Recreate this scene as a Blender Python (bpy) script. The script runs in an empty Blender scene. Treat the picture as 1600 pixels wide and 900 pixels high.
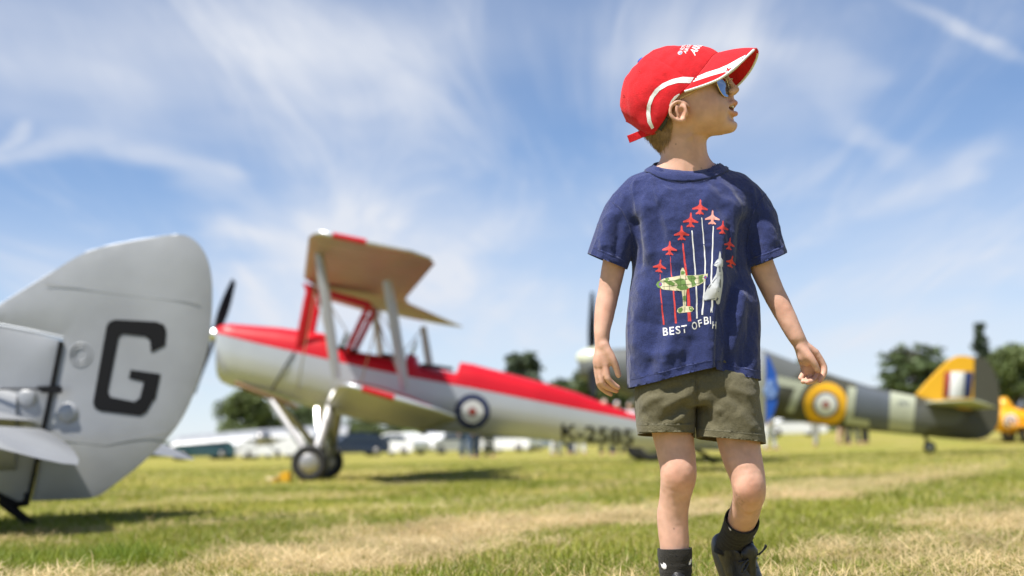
import bpy, bmesh, math, random
import numpy as np
from mathutils import Vector, Matrix
from mathutils.bvhtree import BVHTree

R = math.radians
random.seed(7); rng = np.random.default_rng(7)
scene = bpy.context.scene
col = scene.collection

# ---------------------------------------------------------------- camera
FPX = 50.0 / 36.0 * 1600.0            # focal length in photo pixels
CAM = np.array([0.0, 0.0, 0.37])
PITCH = math.atan(248.0 / FPX); ROLL = R(1.4)
_F = np.array([0, math.cos(PITCH), math.sin(PITCH)])
_R0 = np.array([1.0, 0, 0]); _U0 = np.array([0, -math.sin(PITCH), math.cos(PITCH)])
_R = _R0 * math.cos(ROLL) - _U0 * math.sin(ROLL)
_U = _U0 * math.cos(ROLL) + _R0 * math.sin(ROLL)
cam_data = bpy.data.cameras.new('camera')
cam_data.lens = 50.0; cam_data.sensor_width = 36.0; cam_data.sensor_fit = 'HORIZONTAL'
cam_data.clip_start = 0.05; cam_data.clip_end = 5000.0
cam_data.dof.use_dof = True; cam_data.dof.focus_distance = 2.96; cam_data.dof.aperture_fstop = 2.9
cam = bpy.data.objects.new('camera', cam_data); col.objects.link(cam)
cam.matrix_world = Matrix(((_R[0], _U[0], -_F[0], CAM[0]), (_R[1], _U[1], -_F[1], CAM[1]), (_R[2], _U[2], -_F[2], CAM[2]), (0, 0, 0, 1)))
scene.camera = cam

# ---------------------------------------------------------------- world, sun, exposure
SUN = np.array([-0.44, -0.30, 1.0]); SUN = SUN / np.linalg.norm(SUN)
world = bpy.data.worlds.new('World'); scene.world = world; world.use_nodes = True
wn = world.node_tree.nodes; wl = world.node_tree.links; wn.clear()
def wnode(t, **kw):
    n = wn.new(t)
    for k, v in kw.items(): setattr(n, k, v)
    return n
def wmath(op, a, b=None, c=None):
    n = wnode('ShaderNodeMath', operation=op)
    for i, v in enumerate((a, b, c)):
        if v is None: continue
        if isinstance(v, (int, float)): n.inputs[i].default_value = v
        else: wl.new(v, n.inputs[i])
    return n.outputs[0]
sky = wnode('ShaderNodeTexSky', sky_type='NISHITA', sun_disc=False)
sky.sun_elevation = math.asin(SUN[2]); sky.sun_rotation = math.atan2(SUN[0], SUN[1])
sky.air_density = 0.7; sky.dust_density = 0.0; sky.ozone_density = 4.0; sky.altitude = 50
tc = wnode('ShaderNodeTexCoord')
sep = wnode('ShaderNodeSeparateXYZ'); wl.new(tc.outputs['Generated'], sep.inputs[0])
zc = wmath('MAXIMUM', sep.outputs[2], 0.02)
zc = wmath('ADD', zc, 0.10)
cx = wmath('DIVIDE', sep.outputs[0], zc); cy = wmath('DIVIDE', sep.outputs[1], zc)
comb = wnode('ShaderNodeCombineXYZ'); wl.new(cx, comb.inputs[0]); wl.new(cy, comb.inputs[1])
def wnoise(scale, rot, sx, sy, detail, rough, dist, off):
    m = wnode('ShaderNodeMapping'); m.inputs['Rotation'].default_value[2] = R(rot)
    m.inputs['Scale'].default_value = (sx, sy, 1); m.inputs['Location'].default_value = (off, off * .7, off * .3)
    wl.new(comb.outputs[0], m.inputs[0])
    n = wnode('ShaderNodeTexNoise'); n.inputs['Scale'].default_value = scale; n.inputs['Detail'].default_value = detail
    n.inputs['Roughness'].default_value = rough; n.inputs['Distortion'].default_value = dist
    wl.new(m.outputs[0], n.inputs['Vector']); return n.outputs['Fac']
def wramp(fac, a, b):
    m = wnode('ShaderNodeMapRange', interpolation_type='SMOOTHERSTEP')
    m.inputs['From Min'].default_value = a; m.inputs['From Max'].default_value = b
    wl.new(fac, m.inputs['Value']); return m.outputs[0]
def ray_c(px, py):
    d = _F * FPX + _R * (px - 800.0) + _U * (450.0 - py); d = d / np.linalg.norm(d); k = max(d[2], .02) + .10
    return np.array([d[0] / k, d[1] / k])
warp = wnode('ShaderNodeTexNoise'); warp.inputs['Scale'].default_value = 1.1; warp.inputs['Detail'].default_value = 3; warp.inputs['Roughness'].default_value = .55
wl.new(comb.outputs[0], warp.inputs['Vector'])
wsub = wnode('ShaderNodeVectorMath', operation='SUBTRACT'); wl.new(warp.outputs['Color'], wsub.inputs[0]); wsub.inputs[1].default_value = (.5, .5, .5)
wsc = wnode('ShaderNodeVectorMath', operation='SCALE'); wl.new(wsub.outputs[0], wsc.inputs[0]); wsc.inputs['Scale'].default_value = 0.62
wadd = wnode('ShaderNodeVectorMath', operation='ADD'); wl.new(comb.outputs[0], wadd.inputs[0]); wl.new(wsc.outputs[0], wadd.inputs[1])
def cloud(px, py, rx, ry, ang, soft=0.0):
    """a soft patch of cirrus in the direction seen at a photo point, drawn out along its own axis"""
    c0 = ray_c(px, py); Jm = np.stack([(ray_c(px + 1, py) - ray_c(px - 1, py)) / 2, (ray_c(px, py + 1) - ray_c(px, py - 1)) / 2], 1); Ji = np.linalg.inv(Jm)
    ca_, sa_ = math.cos(R(ang)), math.sin(R(ang)); rot = np.array([[ca_ / rx, sa_ / rx], [-sa_ / ry, ca_ / ry]]) @ Ji
    sub = wnode('ShaderNodeVectorMath', operation='SUBTRACT'); wl.new(wadd.outputs[0], sub.inputs[0]); sub.inputs[1].default_value = (c0[0], c0[1], 0)
    out = []
    for k in range(2):
        d = wnode('ShaderNodeVectorMath', operation='DOT_PRODUCT'); wl.new(sub.outputs[0], d.inputs[0]); d.inputs[1].default_value = (rot[k, 0], rot[k, 1], 0); out.append(wmath('POWER', wmath('ABSOLUTE', d.outputs['Value']), 2.0))
    r_ = wmath('SQRT', wmath('ADD', *out)); m = wnode('ShaderNodeMapRange', interpolation_type='SMOOTHERSTEP'); wl.new(r_, m.inputs['Value'])
    m.inputs['From Min'].default_value = soft; m.inputs['From Max'].default_value = 1.0; m.inputs['To Min'].default_value = 1.0; m.inputs['To Max'].default_value = 0.0; return m.outputs[0]
veil = wramp(wnoise(0.42, 20, 1.0, 0.8, 5, 0.52, 0.4, 3.1), 0.36, 0.70)
wisp = wramp(wnoise(0.75, -38, 2.6, 0.55, 7, 0.62, 1.2, 11.3), 0.34, 0.74)
wisp2 = wramp(wnoise(0.9, 40, 2.8, 0.6, 7, 0.62, 1.0, 5.2), 0.38, 0.74)
cl = wmath('ADD', wmath('ADD', wmath('MULTIPLY', veil, 0.18), .10), wmath('MULTIPLY', wmath('MULTIPLY', wisp, wisp2), 0.32))
cl = wmath('ADD', cl, wmath('MULTIPLY', wisp2, 0.10))
for (px_, py_, rx_, ry_, an_, am, tex) in ((330, 110, 700, 260, 4, .50, veil), (420, 90, 620, 220, 6, .14, wisp), (200, 150, 300, 160, 0, .22, wisp), (640, 60, 460, 190, -8, .26, veil), (60, 238, 170, 34, -8, .62, wisp), (290, 275, 240, 36, 17, .66, wisp2), (25, 215, 60, 22, -30, .55, wisp),
                                       (530, 450, 380, 190, -10, .95, wisp), (470, 370, 200, 80, -14, .45, wisp2), (350, 365, 110, 34, 0, .5, wisp), (760, 480, 380, 140, 14, .50, wisp), (1350, 520, 420, 90, 0, .30, veil), (1490, 70, 230, 26, 26, .60, wisp2), (1480, 285, 180, 46, -28, .62, wisp), (1190, 200, 250, 150, -50, .20, wisp2), (1150, 120, 420, 180, 10, .20, veil), (1050, 90, 320, 110, 20, .22, wisp2),
                                       (1440, 420, 340, 80, -8, .36, wisp2), (1300, 170, 260, 60, 40, .34, wisp), (120, 420, 260, 90, 10, .25, wisp)):
    t_ = wmath('ADD', wmath('MULTIPLY', tex, .55), .45)
    cl = wmath('ADD', cl, wmath('MULTIPLY', wmath('MULTIPLY', cloud(px_, py_, rx_, ry_, an_), t_), am))
lowmap = wnode('ShaderNodeMapRange'); wl.new(sep.outputs[2], lowmap.inputs['Value'])
lowmap.inputs['From Min'].default_value = 0.0; lowmap.inputs['From Max'].default_value = 0.20
lowmap.inputs['To Min'].default_value = 0.72; lowmap.inputs['To Max'].default_value = 0.0
cl = wmath('MINIMUM', wmath('ADD', cl, wmath('MULTIPLY', lowmap.outputs[0], wmath('SUBTRACT', 1.0, wmath('MINIMUM', cl, 1.0)))), 0.95)
hsv = wnode('ShaderNodeHueSaturation'); hsv.inputs['Saturation'].default_value = 1.14; wl.new(sky.outputs[0], hsv.inputs['Color'])
mix = wnode('ShaderNodeMix', data_type='RGBA')
wl.new(cl, mix.inputs[0]); wl.new(hsv.outputs[0], mix.inputs[6]); mix.inputs[7].default_value = (5.5, 5.75, 6.3, 1)
bg = wnode('ShaderNodeBackground'); bg.inputs['Strength'].default_value = 0.091
wl.new(mix.outputs[2], bg.inputs['Color'])
wo = wnode('ShaderNodeOutputWorld'); wl.new(bg.outputs[0], wo.inputs[0])

world.cycles.sampling_method = 'MANUAL'; world.cycles.sample_map_resolution = 512
sun_data = bpy.data.lights.new('sun', 'SUN'); sun_data.energy = 5.0; sun_data.angle = R(0.5); sun_data.color = (1.0, 0.955, 0.88)
sun = bpy.data.objects.new('sun', sun_data); col.objects.link(sun)
sun.rotation_euler = Vector(SUN).to_track_quat('Z', 'Y').to_euler(); sun.location = (-20, -26, 60)

scene.view_settings.view_transform = 'Standard'; scene.view_settings.look = 'None'
scene.view_settings.exposure = 0.66; scene.view_settings.gamma = 1.0; scene.view_settings.use_curve_mapping = False
scene.cycles.use_denoising = True
scene.cycles.max_bounces = 6; scene.cycles.caustics_reflective = False; scene.cycles.caustics_refractive = False
scene.cycles.sample_clamp_indirect = 6.0

# ---------------------------------------------------------------- photo geometry helpers
def P(px, py, Y):
    d = _F * FPX + _R * (px - 800.0) + _U * (450.0 - py)
    return CAM + d * (Y / d[1])
def PROJ(pts):
    v = np.asarray(pts) - CAM
    z = v @ _F
    return np.stack([800 + FPX * (v @ _R) / z, 450 - FPX * (v @ _U) / z], -1)
def MPP(Y): return (P(801, 450, Y) - P(800, 450, Y))[0]       # metres per photo pixel at a distance

# ---------------------------------------------------------------- materials
def mat(name, color, rough=0.6, metal=0.0, var=0.0, vscale=8.0, bump=0.0, bscale=60.0, spec=0.5, sss=0.0, sheen=0.0, coat=0.0, color2=None, vdetail=4.0, lo=0.35, hi=0.65):
    m = bpy.data.materials.new(name); m.use_nodes = True
    nt = m.node_tree; b = nt.nodes['Principled BSDF']
    b.inputs['Base Color'].default_value = (*color, 1); b.inputs['Roughness'].default_value = rough
    b.inputs['Metallic'].default_value = metal; b.inputs['Specular IOR Level'].default_value = spec
    if sss: 
        b.inputs['Subsurface Weight'].default_value = sss; b.inputs['Subsurface Radius'].default_value = (1.0, 0.35, 0.18); b.inputs['Subsurface Scale'].default_value = 0.012
    if sheen: b.inputs['Sheen Weight'].default_value = sheen; b.inputs['Sheen Roughness'].default_value = 0.5
    if coat: b.inputs['Coat Weight'].default_value = coat; b.inputs['Coat Roughness'].default_value = 0.1
    t = nt.nodes.new('ShaderNodeTexCoord')
    if var or color2:
        n = nt.nodes.new('ShaderNodeTexNoise'); n.inputs['Scale'].default_value = vscale; n.inputs['Detail'].default_value = vdetail
        nt.links.new(t.outputs['Object'], n.inputs['Vector'])
        r = nt.nodes.new('ShaderNodeValToRGB')
        c2 = color2 if color2 else tuple(max(0, c * (1 - var)) for c in color)
        c1 = color if color2 else tuple(min(1, c * (1 + var)) for c in color)
        r.color_ramp.elements[0].position = lo; r.color_ramp.elements[1].position = hi
        r.color_ramp.elements[0].color = (*c2, 1); r.color_ramp.elements[1].color = (*c1, 1)
        nt.links.new(n.outputs['Fac'], r.inputs[0]); nt.links.new(r.outputs[0], b.inputs['Base Color'])
    if bump:
        n2 = nt.nodes.new('ShaderNodeTexNoise'); n2.inputs['Scale'].default_value = bscale; n2.inputs['Detail'].default_value = 5
        nt.links.new(t.outputs['Object'], n2.inputs['Vector'])
        bp = nt.nodes.new('ShaderNodeBump'); bp.inputs['Strength'].default_value = bump; bp.inputs['Distance'].default_value = 0.004
        nt.links.new(n2.outputs['Fac'], bp.inputs['Height']); nt.links.new(bp.outputs[0], b.inputs['Normal'])
    return m

# ---------------------------------------------------------------- object helpers
def mesh_np(name, v, quads=None, tris=None, smooth=True):
    me = bpy.data.meshes.new(name)
    v = np.asarray(v, dtype=np.float32)
    me.vertices.add(len(v)); me.vertices.foreach_set('co', v.ravel())
    loops = []; starts = []; tot = 0
    if quads is not None and len(quads):
        q = np.asarray(quads, dtype=np.int32); loops.append(q.ravel()); starts.append(np.arange(len(q)) * 4 + tot); tot += q.size
    if tris is not None and len(tris):
        q = np.asarray(tris, dtype=np.int32); loops.append(q.ravel()); starts.append(np.arange(len(q)) * 3 + tot); tot += q.size
    loops = np.concatenate(loops).astype(np.int32); starts = np.concatenate(starts).astype(np.int32)
    me.loops.add(len(loops)); me.loops.foreach_set('vertex_index', loops)
    me.polygons.add(len(starts)); me.polygons.foreach_set('loop_start', starts)
    me.update(calc_edges=True)
    if smooth: me.polygons.foreach_set('use_smooth', np.ones(len(starts), dtype=bool))
    me.validate(); return me
def ob(name, me, m=None, parent=None, loc=None):
    o = bpy.data.objects.new(name, me); col.objects.link(o)
    if m is not None:
        me.materials.clear(); me.materials.append(m)
    if parent is not None:
        o.parent = parent
        if parent.type == 'EMPTY' and not parent.get('_local'): o.matrix_parent_inverse = Matrix.Translation(parent.location).inverted()
    if loc is not None: o.location = loc
    return o
def empty(name, loc, label=None, cat=None, group=None, local=False):
    o = bpy.data.objects.new(name, None); col.objects.link(o); o.location = Vector(loc); o.empty_display_size = .2
    if local: LOCALS.add(o.name)
    tag(o, label, cat, group); return o
LOCALS = set()
def tag(o, label=None, cat=None, group=None, kind=None):
    if label: o['label'] = label
    if cat: o['category'] = cat
    if group: o['group'] = group
    if kind: o['kind'] = kind
    return o
def part(name, me, m, parent):
    """a mesh in world coordinates hung under its thing (or under a part)"""
    o = bpy.data.objects.new(name, me); col.objects.link(o)
    me.materials.clear(); me.materials.append(m)
    o.parent = parent
    root = parent
    while root.parent is not None: root = root.parent
    if parent.type == 'EMPTY' and parent.name not in LOCALS:
        o.matrix_parent_inverse = Matrix.Translation(parent.location).inverted()
    return o
def pydata(name, v, f, smooth=False):
    me = bpy.data.meshes.new(name); me.from_pydata([tuple(map(float, p)) for p in v], [], [list(map(int, q)) for q in f]); me.update()
    if smooth: me.polygons.foreach_set('use_smooth', np.ones(len(me.polygons), dtype=bool))
    return me
def join(parts):
    """parts: list of (verts, faces)"""
    V = []; Fc = []; n = 0
    for v, f in parts:
        V.extend([tuple(map(float, p)) for p in v]); Fc.extend([[i + n for i in q] for q in f]); n += len(v)
    return V, Fc
def grid_faces(nu, nv, wrap_u=False, wrap_v=False):
    f = []
    for i in range(nu if wrap_u else nu - 1):
        for j in range(nv if wrap_v else nv - 1):
            a = i * nv + j; b = ((i + 1) % nu) * nv + j; c = ((i + 1) % nu) * nv + (j + 1) % nv; d = i * nv + (j + 1) % nv
            f.append([a, b, c, d])
    return f
def loft(rings, caps=True):
    """rings: list of (n,3) arrays, closed loops"""
    n = len(rings[0]); v = np.concatenate([np.asarray(r, float) for r in rings])
    f = grid_faces(len(rings), n, wrap_v=True)
    if caps:
        f.append(list(range(n))[::-1]); f.append([(len(rings) - 1) * n + i for i in range(n)])
    return v, f
def frame_of(d):
    d = np.asarray(d, float); d = d / np.linalg.norm(d)
    a = np.array([0, 0, 1.0]) if abs(d[2]) < .9 else np.array([1.0, 0, 0])
    x = np.cross(a, d); x /= np.linalg.norm(x); y = np.cross(d, x)
    return x, y, d
def tube(pts, rad, n=10, caps=True, flat=None):
    """round tube along points; flat=(axis, factor) squashes it across an axis"""
    pts = [np.asarray(p, float) for p in pts]
    if np.isscalar(rad): rad = [rad] * len(pts)
    rings = []; x = None
    for i, p in enumerate(pts):
        d = pts[min(i + 1, len(pts) - 1)] - pts[max(i - 1, 0)]
        d /= np.linalg.norm(d) + 1e-12
        if x is None: x, y, _ = frame_of(d)
        else:
            x = x - d * (x @ d); x /= np.linalg.norm(x); y = np.cross(d, x)
        ring = []
        for k in range(n):
            a = 2 * math.pi * k / n
            o_ = rad[i] * (math.cos(a) * x + math.sin(a) * y)
            if flat is not None:
                ax, fac = flat; ax = np.asarray(ax, float); o_ = o_ - ax * (o_ @ ax) * (1 - fac)
            ring.append(p + o_)
        rings.append(np.array(ring))
    return loft(rings, caps)
def box(c, s, rot=None):
    c = np.asarray(c, float); s = np.asarray(s, float) / 2
    v = np.array([[sx, sy, sz] for sx in (-1, 1) for sy in (-1, 1) for sz in (-1, 1)]) * s
    if rot is not None: v = v @ np.asarray(rot).T
    return v + c, [[0, 1, 3, 2], [4, 6, 7, 5], [0, 4, 5, 1], [2, 3, 7, 6], [0, 2, 6, 4], [1, 5, 7, 3]]
def lathe(prof, n=24, origin=(0, 0, 0), axis=(0, 0, 1), caps=True):
    x, y, d = frame_of(axis); o = np.asarray(origin, float)
    rings = [np.array([o + d * h + r * (math.cos(2 * math.pi * k / n) * x + math.sin(2 * math.pi * k / n) * y) for k in range(n)]) for h, r in prof]
    return loft(rings, caps)
def pm(name, vf, m, parent, smooth=True):
    o = part(name, pydata(name, vf[0], vf[1], smooth), m, parent)
    return autosmooth(o, 62) if smooth else o
def bevel(o, w=0.01, seg=2, angle=40):
    b = o.modifiers.new('bevel', 'BEVEL'); b.width = w; b.segments = seg; b.limit_method = 'ANGLE'; b.angle_limit = R(angle); return o
def autosmooth(o, angle=40):
    me = o.data; bm = bmesh.new(); bm.from_mesh(me)
    bmesh.ops.recalc_face_normals(bm, faces=bm.faces)
    for f in bm.faces: f.smooth = True
    for e in bm.edges:
        if len(e.link_faces) == 2 and e.calc_face_angle(0) > R(angle): e.smooth = False
    bm.to_mesh(me); bm.free(); return o

# value noise
def vnoise(p, scale, seed=0):
    p = np.asarray(p, float) * scale + seed * 17.13
    i = np.floor(p).astype(np.int64); f = p - i; f = f * f * (3 - 2 * f)
    def h(ix, iy, iz):
        n = (ix * 374761393 + iy * 668265263 + iz * 2147483647 + seed * 974711) & 0xffffffff
        n = ((n ^ (n >> 13)) * 1274126177) & 0xffffffff
        n = n ^ (n >> 16)
        return (n & 0xffff) / 32767.5 - 1.0
    out = 0
    for dx in (0, 1):
        for dy in (0, 1):
            for dz in (0, 1):
                w = (f[..., 0] if dx else 1 - f[..., 0]) * (f[..., 1] if dy else 1 - f[..., 1]) * (f[..., 2] if dz else 1 - f[..., 2])
                out = out + w * h(i[..., 0] + dx, i[..., 1] + dy, i[..., 2] + dz)
    return out
def sstep(x, a, b):
    t = np.clip((x - a) / (b - a), 0, 1); return t * t * (3 - 2 * t)

# ---------------------------------------------------------------- implicit surfaces (for bodies and cloth)
class Field:
    def __init__(s, lo, hi, h):
        s.lo = np.asarray(lo, float); s.h = h
        s.n = np.ceil((np.asarray(hi, float) - s.lo) / h).astype(int) + 1
        s.D = np.full(s.n, 0.06, dtype=np.float32)
        s.ax = [(s.lo[i] + np.arange(s.n[i]) * h).astype(np.float32) for i in range(3)]
    def block(s, lo, hi):
        a = np.clip(np.floor((np.asarray(lo) - s.lo) / s.h).astype(int), 0, s.n - 1)
        b = np.clip(np.ceil((np.asarray(hi) - s.lo) / s.h).astype(int) + 1, 1, s.n)
        sl = tuple(slice(a[i], max(b[i], a[i] + 1)) for i in range(3))
        return sl, s.ax[0][sl[0]][:, None, None], s.ax[1][sl[1]][None, :, None], s.ax[2][sl[2]][None, None, :]
    def op(s, fn, lo, hi, k=0.01, sub=False):
        m = k + 0.012
        sl, X, Y, Z = s.block(np.asarray(lo) - m, np.asarray(hi) + m)
        d = fn(X, Y, Z); a = s.D[sl]
        if sub:
            d = -d; hh = np.maximum(k - np.abs(a - d), 0) / k; s.D[sl] = np.maximum(a, d) + hh * hh * k * .25
        else:
            hh = np.maximum(k - np.abs(a - d), 0) / k; s.D[sl] = np.minimum(a, d) - hh * hh * k * .25
    def cap(s, a, b, ra, rb, k=0.01, sub=False):
        a = np.asarray(a, float); b = np.asarray(b, float); ba = b - a; L = float(ba @ ba) + 1e-12
        def fn(X, Y, Z):
            px, py, pz = X - a[0], Y - a[1], Z - a[2]
            t = np.clip((px * ba[0] + py * ba[1] + pz * ba[2]) / L, 0, 1)
            return np.sqrt((px - t * ba[0]) ** 2 + (py - t * ba[1]) ** 2 + (pz - t * ba[2]) ** 2) - (ra + (rb - ra) * t)
        r = max(ra, rb); s.op(fn, np.minimum(a, b) - r, np.maximum(a, b) + r, k, sub)
    def chain(s, pts, rads, k=0.01, plane=None, n=4):
        rads = np.asarray(rads, float)
        if len(pts) > 2: c = curve_pts([np.append(p, r) for p, r in zip(pts, rads)], n)
        else: c = np.array([np.append(p, r) for p, r in zip(pts, rads)])
        Q = c[:, :3]; W = c[:, 3]
        def fn(X, Y, Z):
            best = None
            for i in range(len(Q) - 1):
                a = Q[i]; ba = Q[i + 1] - a; L = float(ba @ ba) + 1e-12
                px, py, pz = X - a[0], Y - a[1], Z - a[2]
                t = np.clip((px * ba[0] + py * ba[1] + pz * ba[2]) / L, 0, 1)
                d = np.sqrt((px - t * ba[0]) ** 2 + (py - t * ba[1]) ** 2 + (pz - t * ba[2]) ** 2) - (W[i] + (W[i + 1] - W[i]) * t)
                best = d if best is None else np.minimum(best, d)
            if plane is not None:
                o, nn = plane; best = np.maximum(best, (X - o[0]) * nn[0] + (Y - o[1]) * nn[1] + (Z - o[2]) * nn[2])
            return best.astype(np.float32)
        r = W.max(); s.op(fn, Q.min(0) - r, Q.max(0) + r, k)
    def ell(s, c, r, axes=None, k=0.01, sub=False):
        c = np.asarray(c, float); r = np.asarray(r, float); A = np.eye(3) if axes is None else np.asarray(axes, float)   # rows are axes
        def fn(X, Y, Z):
            px, py, pz = X - c[0], Y - c[1], Z - c[2]
            q = [px * A[i, 0] + py * A[i, 1] + pz * A[i, 2] for i in range(3)]
            k0 = np.sqrt(sum((q[i] / r[i]) ** 2 for i in range(3))); k1 = np.sqrt(sum((q[i] / r[i] ** 2) ** 2 for i in range(3))) + 1e-9
            return k0 * (k0 - 1) / k1
        m = float(r.max()); s.op(fn, c - m, c + m, k, sub)
    def mesh(s, smooth=2):
        D = s.D; neg = D < 0
        nx, ny, nz = s.n
        cnt = np.zeros((nx - 1, ny - 1, nz - 1), dtype=np.uint8)
        for dx in (0, 1):
            for dy in (0, 1):
                for dz in (0, 1):
                    cnt += neg[dx:nx - 1 + dx, dy:ny - 1 + dy, dz:nz - 1 + dz]
        act = (cnt > 0) & (cnt < 8)
        ci = np.argwhere(act); idx = np.full(act.shape, -1, dtype=np.int32); idx[act] = np.arange(len(ci), dtype=np.int32)
        corners = np.array([[dx, dy, dz] for dx in (0, 1) for dy in (0, 1) for dz in (0, 1)])
        vals = np.stack([D[ci[:, 0] + c[0], ci[:, 1] + c[1], ci[:, 2] + c[2]] for c in corners], 1).astype(np.float64)
        acc = np.zeros((len(ci), 3)); w = np.zeros(len(ci))
        for i in range(8):
            for j in range(i + 1, 8):
                if np.abs(corners[i] - corners[j]).sum() != 1: continue
                a, b = vals[:, i], vals[:, j]; cr = (a < 0) != (b < 0)
                t = np.where(cr, a / np.where(cr, a - b, 1), 0)
                acc += cr[:, None] * (corners[i] + t[:, None] * (corners[j] - corners[i])); w += cr
        v = s.lo + (ci + acc / w[:, None]) * s.h
        quads = []
        for axis in range(3):
            sl0 = [slice(1, -1)] * 3; sl1 = [slice(1, -1)] * 3
            sl0[axis] = slice(0, s.n[axis] - 1); sl1[axis] = slice(1, s.n[axis])
            a = neg[tuple(sl0)]; b = neg[tuple(sl1)]
            e = np.argwhere(a != b); sgn = a[tuple(e.T)]
            g = e.copy()
            o1, o2 = [(1, 2), (2, 0), (0, 1)][axis]
            g[:, o1] += 1; g[:, o2] += 1
            def cell(d1, d2):
                q = g.copy(); q[:, o1] -= d1; q[:, o2] -= d2; return idx[q[:, 0], q[:, 1], q[:, 2]]
            q = np.stack([cell(1, 1), cell(0, 1), cell(0, 0), cell(1, 0)], 1)
            q[~sgn] = q[~sgn][:, ::-1]; quads.append(q)
        q = np.concatenate(quads)
        for _ in range(smooth): v = lap(v, q, 0.5)
        return v, q
def lap(v, q, f):
    acc = np.zeros_like(v); n = np.zeros(len(v))
    for a, b in ((0, 1), (1, 2), (2, 3), (3, 0)):
        for i, j in ((a, b), (b, a)):
            for c in range(3): acc[:, c] += np.bincount(q[:, i], weights=v[q[:, j], c], minlength=len(v))
            n += np.bincount(q[:, i], minlength=len(v))
    return v + f * (acc / np.maximum(n, 1)[:, None] - v)
def vnormals(v, q):
    fn = np.cross(v[q[:, 2]] - v[q[:, 0]], v[q[:, 3]] - v[q[:, 1]])
    n = np.zeros_like(v)
    for i in range(4):
        for c in range(3): n[:, c] += np.bincount(q[:, i], weights=fn[:, c], minlength=len(v))
    return n / (np.linalg.norm(n, axis=1)[:, None] + 1e-12)

# ---------------------------------------------------------------- flat print laid onto a surface
def text_2d(s, bold=0.0):
    cu = bpy.data.curves.new('lettering', 'FONT'); cu.body = s; cu.size = 1.0; cu.offset = bold; cu.resolution_u = 4
    o = bpy.data.objects.new('lettering', cu); col.objects.link(o)
    dg = bpy.context.evaluated_depsgraph_get(); me = bpy.data.meshes.new_from_object(o.evaluated_get(dg))
    v = np.array([p.co[:] for p in me.vertices])[:, :2] if len(me.vertices) else np.zeros((0, 2)); f = [list(p.vertices) for p in me.polygons]
    bpy.data.objects.remove(o); bpy.data.curves.remove(cu); bpy.data.meshes.remove(me)
    return v, f
def refine(v2, faces, L):
    bm = bmesh.new(); vs = [bm.verts.new((p[0], p[1], 0)) for p in v2]
    for f in faces:
        try: bm.faces.new([vs[i] for i in f])
        except ValueError: pass
    bm.normal_update()
    bmesh.ops.triangulate(bm, faces=bm.faces[:], ngon_method='EAR_CLIP')
    for _ in range(7):
        e = [e for e in bm.edges if e.calc_length() > L]
        if not e: break
        bmesh.ops.subdivide_edges(bm, edges=e, cuts=1); bmesh.ops.triangulate(bm, faces=bm.faces[:])
    bm.verts.index_update()
    v = np.array([p.co[:2] for p in bm.verts]); f = [[q.index for q in t.verts] for t in bm.faces]; bm.free(); return v, f
def decal(name, v2, faces, proj, L, m, parent):
    v, f = refine(v2, faces, L)
    pts = [proj(p) for p in v]
    ok = [p is not None for p in pts]
    ids = np.cumsum(ok) - 1
    f = [[int(ids[i]) for i in t] for t in f if all(ok[i] for i in t)]
    pts = [p for p in pts if p is not None]
    if not f: print('decal missed', name); return None
    me = pydata(name, pts, f, True)
    bm = bmesh.new(); bm.from_mesh(me)
    lx = [q for q in bm.verts if not q.link_faces]; bmesh.ops.delete(bm, geom=lx, context='VERTS')
    bm.to_mesh(me); bm.free()
    return part(name, me, m, parent)
def poly(pts): return np.array(pts, float), [list(range(len(pts)))]
def cam_proj(bvh, off=0.0008):
    c = Vector(CAM)
    def f(p):
        d = Vector(_F * FPX + _R * (p[0] - 800) + _U * (450 - p[1])).normalized()
        h = bvh.ray_cast(c, d)
        if h[0] is None: return None
        n = h[1] if h[1].dot(d) < 0 else -h[1]
        return np.array(h[0] + n * off)
    return f
def bvh_of(v, f): return BVHTree.FromPolygons([tuple(map(float, p)) for p in v], [list(map(int, q)) for q in f])
def curve_pts(pts, n=8):
    """Catmull-Rom through points"""
    pts = [np.asarray(p, float) for p in pts]; out = []
    for i in range(len(pts) - 1):
        p0 = pts[max(i - 1, 0)]; p1 = pts[i]; p2 = pts[i + 1]; p3 = pts[min(i + 2, len(pts) - 1)]
        for k in range(n):
            t = k / n
            out.append(.5 * ((2 * p1) + (p2 - p0) * t + (2 * p0 - 5 * p1 + 4 * p2 - p3) * t * t + (-p0 + 3 * p1 - 3 * p2 + p3) * t ** 3))
    out.append(pts[-1]); return np.array(out)
# ================================================================ ground
def ground_z(x, y):
    x = np.asarray(x, float); y = np.asarray(y, float)
    far = sstep(y, 30, 80)
    z = far * np.clip(x, 0, 60) * 0.030
    q = np.stack([x, y, x * 0], -1)
    return z + 0.012 * vnoise(q, .9, 61) * (1 - sstep(np.hypot(x, y), 30, 60)) + (0.02 * vnoise(q, .22, 62)) * sstep(np.hypot(x - .4, y - 3), 3, 9)
def axis_pts(near, far, step, grow):
    a = [0.0]; s_ = step
    while a[-1] < far:
        if a[-1] > near: s_ *= grow
        a.append(a[-1] + s_)
    return np.array(a)
gx = axis_pts(6, 2500, .16, 1.12); gx = np.concatenate([-gx[:0:-1], gx]); gy = axis_pts(22, 3000, .16, 1.10); gy = np.concatenate([-axis_pts(3, 400, .5, 1.3)[:0:-1], gy])
GX, GY = np.meshgrid(gx, gy, indexing='ij'); GZ = ground_z(GX, GY)
gi = np.arange(GX.size).reshape(GX.shape)
gq = np.stack([gi[:-1, :-1], gi[1:, :-1], gi[1:, 1:], gi[:-1, 1:]], -1).reshape(-1, 4)

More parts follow.
